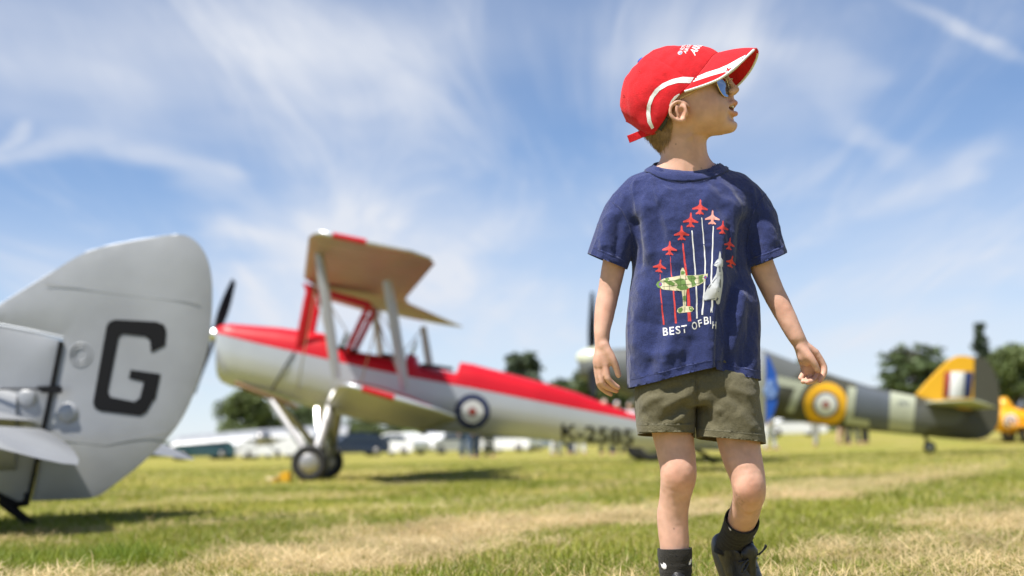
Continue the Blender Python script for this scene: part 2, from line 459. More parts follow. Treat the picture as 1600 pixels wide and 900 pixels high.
def straw_amount(x, y):
    """mown hay lies in rows that run away to the right"""
    q = np.stack([x, y, x * 0], -1)
    p = x * .89 - y * .455 + .42 * vnoise(q, .45, 71) + .26 * vnoise(q, 1.3, 72)
    s_ = .5 + .5 * np.cos(2 * math.pi * (p + 2.85) / 2.15)
    s_ = sstep(s_ + .42 * vnoise(q, .9, 73) + .42 * vnoise(q, 2.6, 74) + .28 * vnoise(q, 7.0, 76) + .10 * np.sin(p * 31), .30, 1.10)
    w = np.interp(p, [-9, -4.6, -3.9, -2.2, -1.3, 3], [.30, .34, .95, .90, .74, .74])
    far = sstep(y, 9, 22)
    w = w * (1 - .9 * np.exp(-(((x + 1.85) / .62) ** 2 + ((y - 4.9) / .55) ** 2)))
    return np.clip(s_ * w * (1 - .45 * far) + .14 * far * (vnoise(q, .35, 75) > .1), 0, 1)
M_ground = bpy.data.materials.new('field'); M_ground.use_nodes = True
nt = M_ground.node_tree; b = nt.nodes['Principled BSDF']; b.inputs['Roughness'].default_value = 1.0; b.inputs['Specular IOR Level'].default_value = 0.1
at = nt.nodes.new('ShaderNodeAttribute'); at.attribute_name = 'straw'
geo = nt.nodes.new('ShaderNodeNewGeometry')
def gnoise(sc, det=5):
    n = nt.nodes.new('ShaderNodeTexNoise'); n.inputs['Scale'].default_value = sc; n.inputs['Detail'].default_value = det; nt.links.new(geo.outputs['Position'], n.inputs['Vector']); return n.outputs['Fac']
def ramp(fac, stops):
    r = nt.nodes.new('ShaderNodeValToRGB'); el = r.color_ramp.elements
    while len(el) < len(stops): el.new(.5)
    for e, (p_, c_) in zip(el, stops): e.position = p_; e.color = (*c_, 1)
    nt.links.new(fac, r.inputs[0]); return r.outputs[0]
green = ramp(gnoise(7), [(.28, (0.155, 0.170, 0.024)), (.48, (0.270, 0.262, 0.046)), (.68, (0.43, 0.36, 0.125))])
straw_c = ramp(gnoise(22), [(.34, (0.17, 0.13, 0.06)), (.50, (0.42, 0.32, 0.16)), (.68, (0.66, 0.53, 0.31))])
patch = ramp(gnoise(.55, 6), [(.40, (.78, .88, .72)), (.62, (1.08, .98, 1.0))])
mx = nt.nodes.new('ShaderNodeMix'); mx.data_type = 'RGBA'; nt.links.new(at.outputs['Fac'], mx.inputs[0]); nt.links.new(green, mx.inputs[6]); nt.links.new(straw_c, mx.inputs[7])
m2 = nt.nodes.new('ShaderNodeMix'); m2.data_type = 'RGBA'; m2.blend_type = 'MULTIPLY'; m2.inputs[0].default_value = 1; nt.links.new(mx.outputs[2], m2.inputs[6]); nt.links.new(patch, m2.inputs[7])
nt.links.new(m2.outputs[2], b.inputs['Base Color'])
bp = nt.nodes.new('ShaderNodeBump'); bp.inputs['Strength'].default_value = .9; bp.inputs['Distance'].default_value = .03; nt.links.new(gnoise(45, 8), bp.inputs['Height']); nt.links.new(bp.outputs[0], b.inputs['Normal'])
gme = mesh_np('ground', np.stack([GX.ravel(), GY.ravel(), GZ.ravel()], -1), gq)
a_ = gme.attributes.new('straw', 'FLOAT', 'POINT'); a_.data.foreach_set('value', straw_amount(GX.ravel(), GY.ravel()).astype(np.float32))
tag(ob('ground', gme, M_ground), kind='structure')

# ---- blades of grass and strands of cut hay
def blades(n, y0, y1, scale, hmul):
    y = np.sqrt(rng.uniform(y0 * y0, y1 * y1, n)); x = y * rng.uniform(-.47, .47, n)
    s_ = straw_amount(x, y); q = np.stack([x, y, x * 0], -1)
    isS = rng.uniform(0, 1, n) < np.clip(s_ * .80 + .17 + .12 * vnoise(q, .7, 84), 0, 1)
    tuft = np.exp(-(((x + 1.33) / .17) ** 2 + ((y - 4.95) / .22) ** 2)) + .60 * np.exp(-(((x + 1.85) / .5) ** 2 + ((y - 4.9) / .4) ** 2)); isS &= rng.uniform(0, 1, n) > tuft
    grow = 1 + .55 * vnoise(q, 1.1, 81) + .35 * vnoise(q, 3.7, 82)
    L = np.where(isS, rng.uniform(.03, .10, n), rng.uniform(.022, .050, n) * grow * (1 - .45 * s_) + .085 * tuft * rng.uniform(.4, 1, n)) * hmul
    lean = np.where(isS, rng.uniform(1.02, 1.62, n), np.abs(rng.normal(0, .42, n)) + .12)
    az = rng.uniform(0, 2 * math.pi, n)
    d = np.stack([np.sin(lean) * np.cos(az), np.sin(lean) * np.sin(az), np.cos(lean)], -1)
    side = np.stack([-np.sin(az + rng.normal(0, .6, n)), np.cos(az), np.zeros(n)], -1); side /= np.linalg.norm(side, axis=1)[:, None]
    w = np.where(isS, .0011, .0016)[:, None] * scale * rng.uniform(.7, 1.4, (n, 1))
    base = np.stack([x, y, ground_z(x, y) + np.where(isS, rng.uniform(0, .055, n) * np.clip(s_ + .15, 0, 1) * np.clip(.55 + .9 * vnoise(q, 5.5, 85), .05, 1.5), -.002)], -1)
    d2 = d + np.stack([np.cos(az), np.sin(az), -.7 * np.ones(n)], -1) * rng.uniform(.1, .5, (n, 1)) * np.where(isS, .2, 1)[:, None]; d2 /= np.linalg.norm(d2, axis=1)[:, None]
    mid = base + d * L[:, None] * .55; tip = mid + d2 * L[:, None] * .5
    V = np.stack([base - side * w, base + side * w, mid + side * w * .8, mid - side * w * .8, tip], 1)
    g1 = np.array([0.150, 0.200, 0.016]); g2 = np.array([0.410, 0.400, 0.060]); t1 = np.array([0.52, 0.40, 0.20]); t2 = np.array([0.76, 0.62, 0.38])
    k = np.clip(rng.uniform(0, 1, n) * .75 + .3 * vnoise(q, .8, 83), 0, 1)[:, None]; c = np.where(isS[:, None], t1 + (t2 - t1) * k, g1 + (g2 - g1) * k)
    clump = .5 + .5 * vnoise(q, 5.5, 85) ; c = np.where(isS[:, None], c * (1 + .34 * vnoise(q, 6.0, 86) + .26 * vnoise(q, 17.0, 87))[:, None], c * (1 + .20 * vnoise(q, 4.0, 88))[:, None])
    c = c * .93 * (1 - .25 * tuft[:, None] * np.array([1, .4, 1]))
    return V, c
Vs = []; Cs = []
for args in ((150000, 3.3, 7.5, 1.0, 1.0), (75000, 7.5, 15, 1.8, 1.05), (48000, 15, 38, 3.8, 1.25)):
    V, c = blades(*args); Vs.append(V); Cs.append(c)
V = np.concatenate(Vs); C = np.concatenate(Cs); n = len(V); i0 = np.arange(n)[:, None] * 5
me = mesh_np('grass', V.reshape(-1, 3), i0 + np.array([[0, 1, 2, 3]]), i0 + np.array([[3, 2, 4]]), smooth=False)
ca = me.color_attributes.new('blade', 'FLOAT_COLOR', 'POINT'); ca.data.foreach_set('color', np.concatenate([np.repeat(C, 5, 0), np.ones((n * 5, 1))], 1).astype(np.float32).ravel())
M_grass = bpy.data.materials.new('grass_blade'); M_grass.use_nodes = True
nt = M_grass.node_tree; b = nt.nodes['Principled BSDF']; b.inputs['Roughness'].default_value = .55; b.inputs['Specular IOR Level'].default_value = .35
at = nt.nodes.new('ShaderNodeAttribute'); at.attribute_name = 'blade'; nt.links.new(at.outputs['Color'], b.inputs['Base Color'])
tr = nt.nodes.new('ShaderNodeBsdfTranslucent'); nt.links.new(at.outputs['Color'], tr.inputs['Color']); ms = nt.nodes.new('ShaderNodeMixShader'); ms.inputs[0].default_value = .35
nt.links.new(b.outputs[0], ms.inputs[1]); nt.links.new(tr.outputs[0], ms.inputs[2]); nt.links.new(ms.outputs[0], nt.nodes['Material Output'].inputs['Surface'])
g_ = ob('grass', me, M_grass); tag(g_, 'short mown grass and rows of dry cut hay', 'grass', kind='stuff')

# ================================================================ trees on the far side of the field
M_bark = mat('bark', (0.09, 0.07, 0.05), rough=.9, var=.3, vscale=3, bump=.6, bscale=6)
LEAF = [mat('leaf_dark', (0.075, 0.108, 0.036), rough=.7, var=.5, vscale=.9), mat('leaf_mid', (0.105, 0.138, 0.042), rough=.7, var=.5, vscale=.9), mat('leaf_blue', (0.072, 0.100, 0.055), rough=.7, var=.4, vscale=.9)]
def crown_leaves(blobs, n, size, flat=1.0, gaps=True):
    vol = np.array([b_[3] * b_[4] * b_[5] for b_ in blobs]) ** .8; pick = rng.choice(len(blobs), n, p=vol / vol.sum())
    bl = np.array(blobs)[pick]; d = rng.normal(0, 1, (n, 3)); d /= np.linalg.norm(d, axis=1)[:, None]
    r = rng.uniform(0, 1, n) ** .45
    c = bl[:, :3] + d * r[:, None] * bl[:, 3:6]
    keep = (vnoise(c, .45, 91) > -.55) | (not gaps); c = c[keep]; n = len(c)
    u = rng.normal(0, 1, (n, 3)); u /= np.linalg.norm(u, axis=1)[:, None]; w = rng.normal(0, 1, (n, 3)); w[:, 2] *= flat; w -= u * (w * u).sum(1)[:, None]; w /= np.linalg.norm(w, axis=1)[:, None]
    s1 = size * rng.uniform(.5, 1.3, (n, 1)); s2 = s1 * .6
    return np.stack([c - u * s1, c - w * s2, c + u * s1, c + w * s2], 1).reshape(-1, 3), np.arange(n * 4).reshape(-1, 4)
def tree(px, Y, top_py, width_px, kind, label, leafm, cat='tree'):
    g = np.array([P(px, 690, Y)[0], Y]); gz = float(ground_z(g[0], g[1])); h = P(px, top_py, Y)[2] - gz; w = width_px * MPP(Y) / 2
    root = empty('tree', (g[0], g[1], gz), label, cat, 'trees beyond the field')
    base = np.array([g[0], g[1], gz]); parts = []; blobs = []
    th = h * (.30 if kind == 'round' else .42)
    trunk = [base + np.array([rng.normal(0, .01) * h * t, rng.normal(0, .01) * h * t, h * .85 * t]) for t in np.linspace(0, 1, 7)]
    parts.append(tube(trunk, [h * .035 * (1 - .8 * t) for t in np.linspace(0, 1, 7)], 8))
    if kind == 'cedar':
        for lv in np.linspace(.30, .97, 9):
            for k in range(8):
                a = rng.uniform(0, 6.28); L_ = w * (1.05 - .55 * max(0, lv - .55) / .45) * rng.uniform(.55, 1.05); z = h * (lv + rng.uniform(-.03, .03))
                tip = base + np.array([math.cos(a) * L_, math.sin(a) * L_, z]); parts.append(tube([base + np.array([0, 0, z - h * .06]), tip], [h * .010, h * .003], 5))
                blobs.append((*(base + np.array([math.cos(a) * L_ * .72, math.sin(a) * L_ * .72, z + h * .012])), L_ * .50, L_ * .50, h * .045))
    elif kind == 'spire':
        for lv in np.linspace(.15, 1.0, 13):
            for k in range(3):
                a = rng.uniform(0, 6.28); L_ = w * (1.08 - lv) * rng.uniform(.7, 1.3) + .30; z = h * lv * .97
                blobs.append((*(base + np.array([math.cos(a) * L_ * .6, math.sin(a) * L_ * .6, z - h * .02])), L_ * .6 + .15, L_ * .6 + .15, h * .04))
    else:
        for k in range(22):
            a = rng.uniform(0, 6.28); rr = w * rng.uniform(.1, .72); z = h * rng.uniform(.22, .86); s_ = w * rng.uniform(.28, .45)
            rr *= 1 - .6 * max(0, (z / h - .6)) / .3
            c = base + np.array([math.cos(a) * rr, math.sin(a) * rr, z]); blobs.append((*c, s_, s_, s_ * .75))
            parts.append(tube([base + np.array([0, 0, z * .55]), c], [h * .012, h * .004], 5))
        blobs.append((*(base + np.array([0, 0, h * .80])), w * .45, w * .45, h * .19))
    pm('trunk', join(parts), M_bark, root)
    v_, q_ = crown_leaves(blobs, {'cedar': 9000, 'spire': 3600, 'round': 9500}[kind], .034 * h, .5 if kind == 'cedar' else 1, kind != 'spire')
    part('crown', mesh_np('crown', v_, q_, smooth=False), leafm, root); return root
tree(385, 200, 609, 120, 'round', 'round tree seen under the red and white biplane\'s nose', LEAF[1]); tree(470, 205, 630, 110, 'round', 'round tree seen behind the red and white biplane\'s wheels', LEAF[0])
tree(560, 215, 650, 100, 'round', 'low round tree seen under the red and white biplane\'s lower wing', LEAF[1])
tree(818, 180, 559, 95, 'cedar', 'flat-topped cedar above the red and white biplane\'s rear fuselage', LEAF[2])
tree(880, 190, 590, 80, 'round', 'dark round tree left of the pale propeller spinner', LEAF[0]); tree(925, 195, 570, 110, 'round', 'dark round tree behind the pale propeller spinner', LEAF[1])
tree(985, 200, 575, 110, 'round', 'round tree just behind the child\'s right arm', LEAF[0])
tree(1268, 230, 540, 55, 'round', 'small tree behind the child\'s curled left hand', LEAF[1])
tree(1435, 180, 543, 150, 'cedar', 'broad cedar left of the yellow tail fin', LEAF[0]); tree(1400, 185, 590, 90, 'round', 'round tree under the broad cedar', LEAF[1])
tree(1490, 190, 585, 110, 'round', 'round tree behind the yellow tail fin', LEAF[0])
tree(1541, 185, 503, 46, 'spire', 'tall narrow conifer behind the camouflaged rudder', LEAF[2]); tree(1590, 175, 534, 130, 'round', 'big round tree at the right edge above the yellow aircraft', LEAF[1])
tree(1455, 195, 598, 120, 'round', 'low tree between the broad cedar and the yellow tail fin', LEAF[1]); tree(1545, 200, 572, 110, 'round', 'tree behind the top of the camouflaged rudder', LEAF[1]); tree(1625, 190, 560, 130, 'round', 'tree behind the yellow aircraft near the picture edge', LEAF[0]); tree(1340, 260, 618, 70, 'round', 'small far tree right of the child\'s hand above the grey fuselage', LEAF[1])
tree(1660, 180, 520, 120, 'round', 'big round tree cut off by the right edge of the picture', LEAF[0])
# far hedge that closes the field
hv = []; hn = 16000
hx = rng.uniform(-190, 190, hn); hy = rng.uniform(285, 300, hn); hh = np.interp(hx, [-190, -66, -58, 190], [2.2, 2.2, 5.0, 4.6]) + 1.1 * vnoise(np.stack([hx, hx * 0, hx * 0], -1), .06, 95) + .5 * vnoise(np.stack([hx, hx * 0, hx * 0], -1), .25, 96)
hh = hh * (1 + .25 * vnoise(np.stack([hx, hx * 0, hx * 0], -1), .11, 97)); c = np.stack([hx, hy, ground_z(hx, hy) + hh * rng.uniform(0, 1, hn)], -1); u = rng.normal(0, 1, (hn, 3)); w = rng.normal(0, 1, (hn, 3))
hvv = np.stack([c - u * .45, c - w * .45, c + u * .45, c + w * .45], 1).reshape(-1, 3)
tag(ob('hedge', mesh_np('hedge', hvv, np.arange(hn * 4).reshape(-1, 4), smooth=False), LEAF[1]), 'low far hedge running along the edge of the field', 'hedge', kind='stuff')
# ================================================================ aircraft
M_silver = mat('silver_dope', (0.43, 0.42, 0.415), rough=.42, metal=.72, var=.06, vscale=2.5, bump=.15, bscale=30)
M_tailsilver = mat('worn_silver_paint', (0.33, 0.34, 0.355), rough=.48, metal=.30, var=.13, vscale=1.8, bump=.25, bscale=9)
M_pwhite = mat('silver_white_paint', (0.52, 0.54, 0.575), rough=.34, metal=.42, var=.04, vscale=2)
M_pred = mat('red_aircraft_paint', (0.52, 0.004, 0.014), rough=.42, var=.06, vscale=2, coat=.1, spec=.35)
M_black = mat('black_paint', (0.006, 0.006, 0.007), rough=.6, spec=.2); M_tyre = mat('tyre_rubber', (0.025, 0.025, 0.027), rough=.85, bump=.4, bscale=80)
M_chrome = mat('polished_metal', (0.80, 0.80, 0.80), rough=.10, metal=1.0); M_navy = mat('roundel_blue', (0.012, 0.022, 0.085), rough=.5); M_rwhite = mat('roundel_white', (0.74, 0.74, 0.72), rough=.5); M_rred = mat('roundel_red', (0.32, 0.045, 0.03), rough=.5)
M_ryellow = mat('roundel_yellow', (0.80, 0.42, 0.012), rough=.5); M_glass = mat('windscreen', (0.55, 0.62, 0.66), rough=.05, spec=.8)
M_glass.node_tree.nodes['Principled BSDF'].inputs['Transmission Weight'].default_value = .85
M_dark = mat('dark_interior', (0.02, 0.018, 0.016), rough=.8)

def airfoil(n=10):
    t = .5 - .5 * np.cos(np.linspace(0, math.pi, n)); th = 5 * (.2969 * np.sqrt(t) - .126 * t - .3516 * t ** 2 + .2843 * t ** 3 - .1015 * t ** 4)
    return t, th
def wing(secs):
    """secs: (leading edge point, trailing edge point, thickness ratio); returns loft"""
    t, th = airfoil(); rings = []
    for le, te, k in secs:
        le = np.asarray(le, float); te = np.asarray(te, float); ch = te - le; up = np.array([0, 0, 1.0]); L = np.linalg.norm(ch)
        top = [le + ch * a + up * (th_ * k * L + .020 * L * math.sin(math.pi * a)) for a, th_ in zip(t, th)]; bot = [le + ch * a + up * (-th_ * k * L * .55 + .020 * L * math.sin(math.pi * a)) for a, th_ in zip(t, th)]
        rings.append(np.array(top + bot[::-1][1:-1]))
    return loft(rings)
def slab(pts, th, axis=(0, 1, 0)):
    """closed outline given as 3-D points, thickened along an axis with a softened edge"""
    pts = np.asarray(pts, float); ax = np.asarray(axis, float); c = pts.mean(0)
    rings = [c + (pts - c) * .985 - ax * th / 2, pts - ax * th * .25, pts + ax * th * .25, c + (pts - c) * .985 + ax * th / 2]
    return loft(rings)
def ring_of(top, bound, bottom, hw, n=9, chine=.55, keel=.4):
    """body cross-section below the deck line, as (offset, z)"""
    zc = bound + (bottom - bound) * chine
    half = [(hw, bound), (hw * 1.02, bound + (zc - bound) * .5), (hw * .99, zc), (hw * .80, bottom + (zc - bottom) * .35), (hw * keel, bottom)]
    return half + [(-a, z) for a, z in half[::-1]]
def deck_of(top, bound, hw, n=9):
    return [(hw * 1.004 * math.copysign(abs(math.cos(a)) ** .8, math.cos(a)), bound + (top - bound) * math.sin(a) ** .9) for a in np.linspace(0, math.pi, n)]
def side_loft(secs, Y, fn):
    rings = []
    for s_ in secs:
        x = P(s_[0], 600, Y)[0]; zs = [P(s_[0], v_, Y)[2] for v_ in s_[1:-1]]
        rings.append(np.array([[x, Y - o_, z] for o_, z in fn(*zs, s_[-1])]))
    return loft(rings)
def interp_secs(secs, xs):
    a = np.array(secs, float); return [[x] + [np.interp(x, a[:, 0], a[:, k]) for k in range(1, a.shape[1])] for x in xs]
def roundel(center, radii_mats, bvh, parent, off=.006):
    for k, (r_, m_) in enumerate(radii_mats):
        a = np.linspace(0, 2 * math.pi, 33)[:-1]
        decal('roundel', np.stack([center[0] + r_ * np.cos(a), center[1] + r_ * np.sin(a)], 1), [list(range(32))], cam_proj(bvh, off + .004 * k), 8, m_, parent)
def img_text(s, box_, bvh, parent, m_, name, slope=0.0, off=.006, bold=.02, L=8):
    v2, f2 = text_2d(s, bold); v2 = v2 - v2.min(0); v2 = v2 / v2.max(0); x0, y0, x1, y1 = box_
    pts = np.stack([x0 + v2[:, 0] * (x1 - x0), y1 - v2[:, 1] * (y1 - y0) + slope * v2[:, 0]], 1)
    decal(name, pts, f2, cam_proj(bvh, off), L, m_, parent)
def wheel(c, r_, w, parent, hub_mat=M_silver, axis=(0, 1, 0)):
    ax = np.asarray(axis, float); t = pm('wheel', lathe([(-w * .28, r_ * .55), (-w * .45, r_ * .68), (-w * .5, r_ * .84), (-w * .32, r_ * .96), (0, r_), (w * .32, r_ * .96), (w * .5, r_ * .84), (w * .45, r_ * .68), (w * .28, r_ * .55)], 28, c, ax), M_tyre, parent)
    pm('hub_cap', lathe([(-w * .52, r_ * .10), (-w * .50, r_ * .25), (-w * .40, r_ * .50), (-w * .30, r_ * .60), (w * .30, r_ * .60), (w * .40, r_ * .50), (w * .50, r_ * .25), (w * .52, r_ * .10)], 24, c, ax), hub_mat, t); return t

# ---------------------------------------------------------------- red and white biplane
YT = 19.0
tm = empty('biplane', (P(700, 700, YT)[0], YT, 0), 'red and white biplane with silver wings and K-2585 on its side', 'aircraft')
body_s = [(341, 512, 520, 588, .17), (348, 508, 523, 597, .23), (362, 507, 527, 604, .27), (400, 509, 537, 613, .31), (462, 515, 551, 630, .34), (510, 523, 562, 644, .35), (580, 553, 578, 661, .36), (645, 560, 591, 671, .35), (711, 583, 603, 677, .33), (735, 568, 607, 678, .32), (835, 594, 627, 687, .26), (897, 612, 639, 693, .21), (994, 650, 657, 699, .14), (1060, 668, 671, 702, .09), (1128, 686, 688, 704, .04)]
xs = sorted(set(list(np.linspace(341, 1128, 60)) + [s_[0] for s_ in body_s]))
bd = side_loft([[s_[0], s_[2], s_[3], s_[4]] for s_ in interp_secs(body_s, xs)], YT, lambda b_, c_, hw: ring_of(0, b_, c_, hw))
fus = pm('fuselage', bd, M_pwhite, tm); autosmooth(fus, 35); FUS = bvh_of(*bd)
dtop = [(341, 512), (348, 508), (362, 506), (440, 512), (505, 521), (522, 527), (527, 541), (560, 550), (600, 556), (636, 562), (639, 552), (652, 556), (656, 569), (711, 583), (714, 583), (720, 566), (740, 569), (835, 594), (897, 612), (994, 650), (1128, 687)]
xs2 = sorted(set(list(np.linspace(341, 1128, 50)) + [d_[0] for d_ in dtop])); bb = interp_secs(body_s, xs2); tt_ = np.interp(xs2, [d_[0] for d_ in dtop], [d_[1] for d_ in dtop])
dk = side_loft([[s_[0], min(t_, s_[2] - .8), s_[2], s_[4]] for s_, t_ in zip(bb, tt_)], YT, lambda t_, b_, hw: deck_of(t_, b_, hw))
deck = pm('upper_deck', dk, M_pred, tm); autosmooth(deck, 30)
for x0, x1, y_ in ((530, 560, 545), (600, 632, 556), (660, 708, 572)):
    pm('cockpit_rim', tube([P(x0, y_, YT) + np.array([0, -.22, 0]), P((x0 + x1) / 2, y_ + 3, YT) + np.array([0, -.30, 0]), P(x1, y_ + 6, YT) + np.array([0, -.22, 0])], .025, 8), M_dark, deck)
for x_, y_ in ((533, 541), (642, 553)):
    a = P(x_, y_ + 4, YT); up = np.array([.10, 0, .24])
    pm('windscreen', slab([a + np.array([0, -.22, 0]), a + np.array([0, -.20, 0]) + up * .9, a + np.array([0, .20, 0]) + up * .9, a + np.array([0, .22, 0])], .008, (1, 0, 0)), M_glass, tm)
roundel((738, 643), ((27.5, M_navy), (18, M_rwhite), (6, M_rred)), FUS, fus)
img_text('K-2585', (877, 662, 990, 687), FUS, fus, M_black, 'lettering', slope=9)
# cowling seam, nose bowl, exhaust
pm('cowling_seam', tube([P(466, 553, YT) + np.array([0, -.35, 0]), P(452, 575, YT) + np.array([0, -.36, 0]), P(430, 612, YT) + np.array([0, -.30, 0])], .012, 6), M_dark, fus)
pm('exhaust_pipe', tube([P(372, 600, YT) + np.array([0, -.2, 0]), P(420, 616, YT) + np.array([0, -.28, -.02]), P(470, 634, YT) + np.array([0, -.26, -.03])], [.035, .04, .03], 10), mat('burnt_metal', (.20, .13, .07), rough=.45, metal=.8), tm)
pm('air_intake', slab([P(341, 548, YT), P(344, 585, YT), P(350, 595, YT), P(350, 548, YT)], .26), M_dark, fus)
# propeller
hub = P(336, 523, YT)
pr = pm('propeller_hub', lathe([(-.10, .02), (-.09, .06), (-.05, .085), (.06, .09)], 20, hub, (1, 0, -.18)), M_chrome, tm)
for sg in (1, -1):
    d = np.array([.15, .55, .80]) * sg; d /= np.linalg.norm(d); rings = []
    for t in np.linspace(.06, .96, 12):
        w_ = .035 + .05 * math.sin(math.pi * min(1, t * .95)) ** .7; tw = R(60 - 45 * t); ch = np.cross(d, np.array([1, 0, 0])); ch /= np.linalg.norm(ch); ax = np.array([1.0, 0, 0]); c1 = ch * math.cos(tw) + ax * math.sin(tw); c2 = np.cross(d, c1)
        rings.append(np.array([hub + d * t + w_ * math.cos(a) * c1 + .014 * math.sin(a) * c2 for a in np.linspace(0, 2 * math.pi, 13)[:-1]]))
    pm('propeller_blade', loft(rings), M_black, tm)
# wings
def biplane_wing(le0, te0, sweep, half, dz, tipk, name):
    secs = []
    for o_ in [-1.0, -.985, -.95, -.90, -.72, -.45, -.18, -.07, .07, .18, .45, .72, .90, .95, .985, 1.0]:
        k = abs(o_); s_ = half * o_; le = np.array([le0[0] + sweep * k, YT + s_, le0[2] + dz * k]); te = np.array([te0[0] + sweep * k, YT + s_, te0[2] + dz * k]); ch = te - le
        tp = max(0, (k - .90) / .10); le = le + ch * .10 * tp ** 3; te = te - ch * .22 * tp ** 2.2
        secs.append((le, te, .11 * (1 - .6 * tp ** 2)))
    o = pm(name, wing(secs), M_silver, tm); return o, secs
M_fabric = mat('thin_painted_fabric', (0.36, 0.325, 0.335), rough=.45, metal=.6, var=.06, vscale=2.5)
nt = M_fabric.node_tree; tr = nt.nodes.new('ShaderNodeBsdfTranslucent'); tr.inputs['Color'].default_value = (.75, .38, .34, 1); ms = nt.nodes.new('ShaderNodeMixShader'); ms.inputs[0].default_value = .17
nt.links.new(nt.nodes['Principled BSDF'].outputs[0], ms.inputs[1]); nt.links.new(tr.outputs[0], ms.inputs[2]); nt.links.new(ms.outputs[0], nt.nodes['Material Output'].inputs['Surface'])
upw, us = biplane_wing(np.array([-2.80, 0, 2.66]), np.array([-1.46, 0, 2.35]), .72, 4.45, -.03, 0, 'upper_wing')
low, ls = biplane_wing(np.array([-2.52, 0, .97]), np.array([-1.25, 0, .58]), .72, 4.30, .09, 0, 'lower_wing')
upw.data.materials.clear(); upw.data.materials.append(M_fabric)
for w_, sc in ((upw, us), (low, ls)):
    for end in (0, -1):
        le, te, _ = sc[end]; ch = te - le; o2 = np.array([0, -.02 if end == 0 else .02, .012])
        a = [sc[1 if end == 0 else -2][0], le, le + ch * .12]; pm('wing_tip_edge', tube([p + o2 for p in a], .028, 8), M_pwhite, w_)
        pm('wing_tip_edge', tube([le + ch * t + o2 for t in (.12, .3, .5)], .030, 8), M_pred, w_); pm('wing_tip_edge', tube([le + ch * t + o2 for t in (.5, .75, .92, 1.0)] + [sc[2 if end == 0 else -3][1] + o2], [.028, .026, .02, .016, .012], 8), M_pwhite, w_)
# red band on top of the lower wing
for sg in (0, -1):
    A = ls[2] if sg == 0 else ls[-3]; Bs = ls[6] if sg == 0 else ls[-7]
    pts = []
    for sec, tlist in ((A, np.linspace(.10, .80, 6)), (Bs, np.linspace(.80, .10, 6))):
        for t in tlist:
            ch = sec[1] - sec[0]; L_ = np.linalg.norm(ch); th_ = 5 * (.2969 * math.sqrt(t) - .126 * t - .3516 * t ** 2 + .2843 * t ** 3 - .1015 * t ** 4)
            pts.append(sec[0] + ch * t + np.array([0, 0, th_ * .11 * L_ + .02 * L_ * math.sin(math.pi * t) + .012]))
    a_, b_ = np.array(pts[:6]), np.array(pts[6:][::-1]); pm('red_panel', loft([np.concatenate([a_, a_[::-1] - np.array([0, 0, .006])]), np.concatenate([b_, b_[::-1] - np.array([0, 0, .006])])]), M_pred, low)
# ribs showing under the fabric of the wings
def under_ribs(w_, sc, n=12):
    for o_ in np.linspace(-.93, .93, 2 * n + 1):
        if abs(o_) < .1: continue
        k = (abs(o_)); le0, te0, _ = sc[6]; lt, tt__, _ = sc[3]
        a = sc[7]; b_ = sc[3] if o_ < 0 else sc[-4]; f_ = (abs(o_) - .07) / (.90 - .07); s0 = sc[7] if o_ < 0 else sc[8]
        le = s0[0] + (b_[0] - s0[0]) * f_; te = s0[1] + (b_[1] - s0[1]) * f_; ch = te - le; L_ = np.linalg.norm(ch)
        pts = []
        for t in np.linspace(.06, .9, 7):
            th_ = 5 * (.2969 * math.sqrt(t) - .126 * t - .3516 * t ** 2 + .2843 * t ** 3 - .1015 * t ** 4)
            pts.append(le + ch * t + np.array([0, 0, -th_ * .11 * .55 * L_ + .02 * L_ * math.sin(math.pi * t) - .001]))
        pm('wing_rib', tube(pts, .007, 5), M_silver, w_)
under_ribs(upw, us); under_ribs(low, ls)
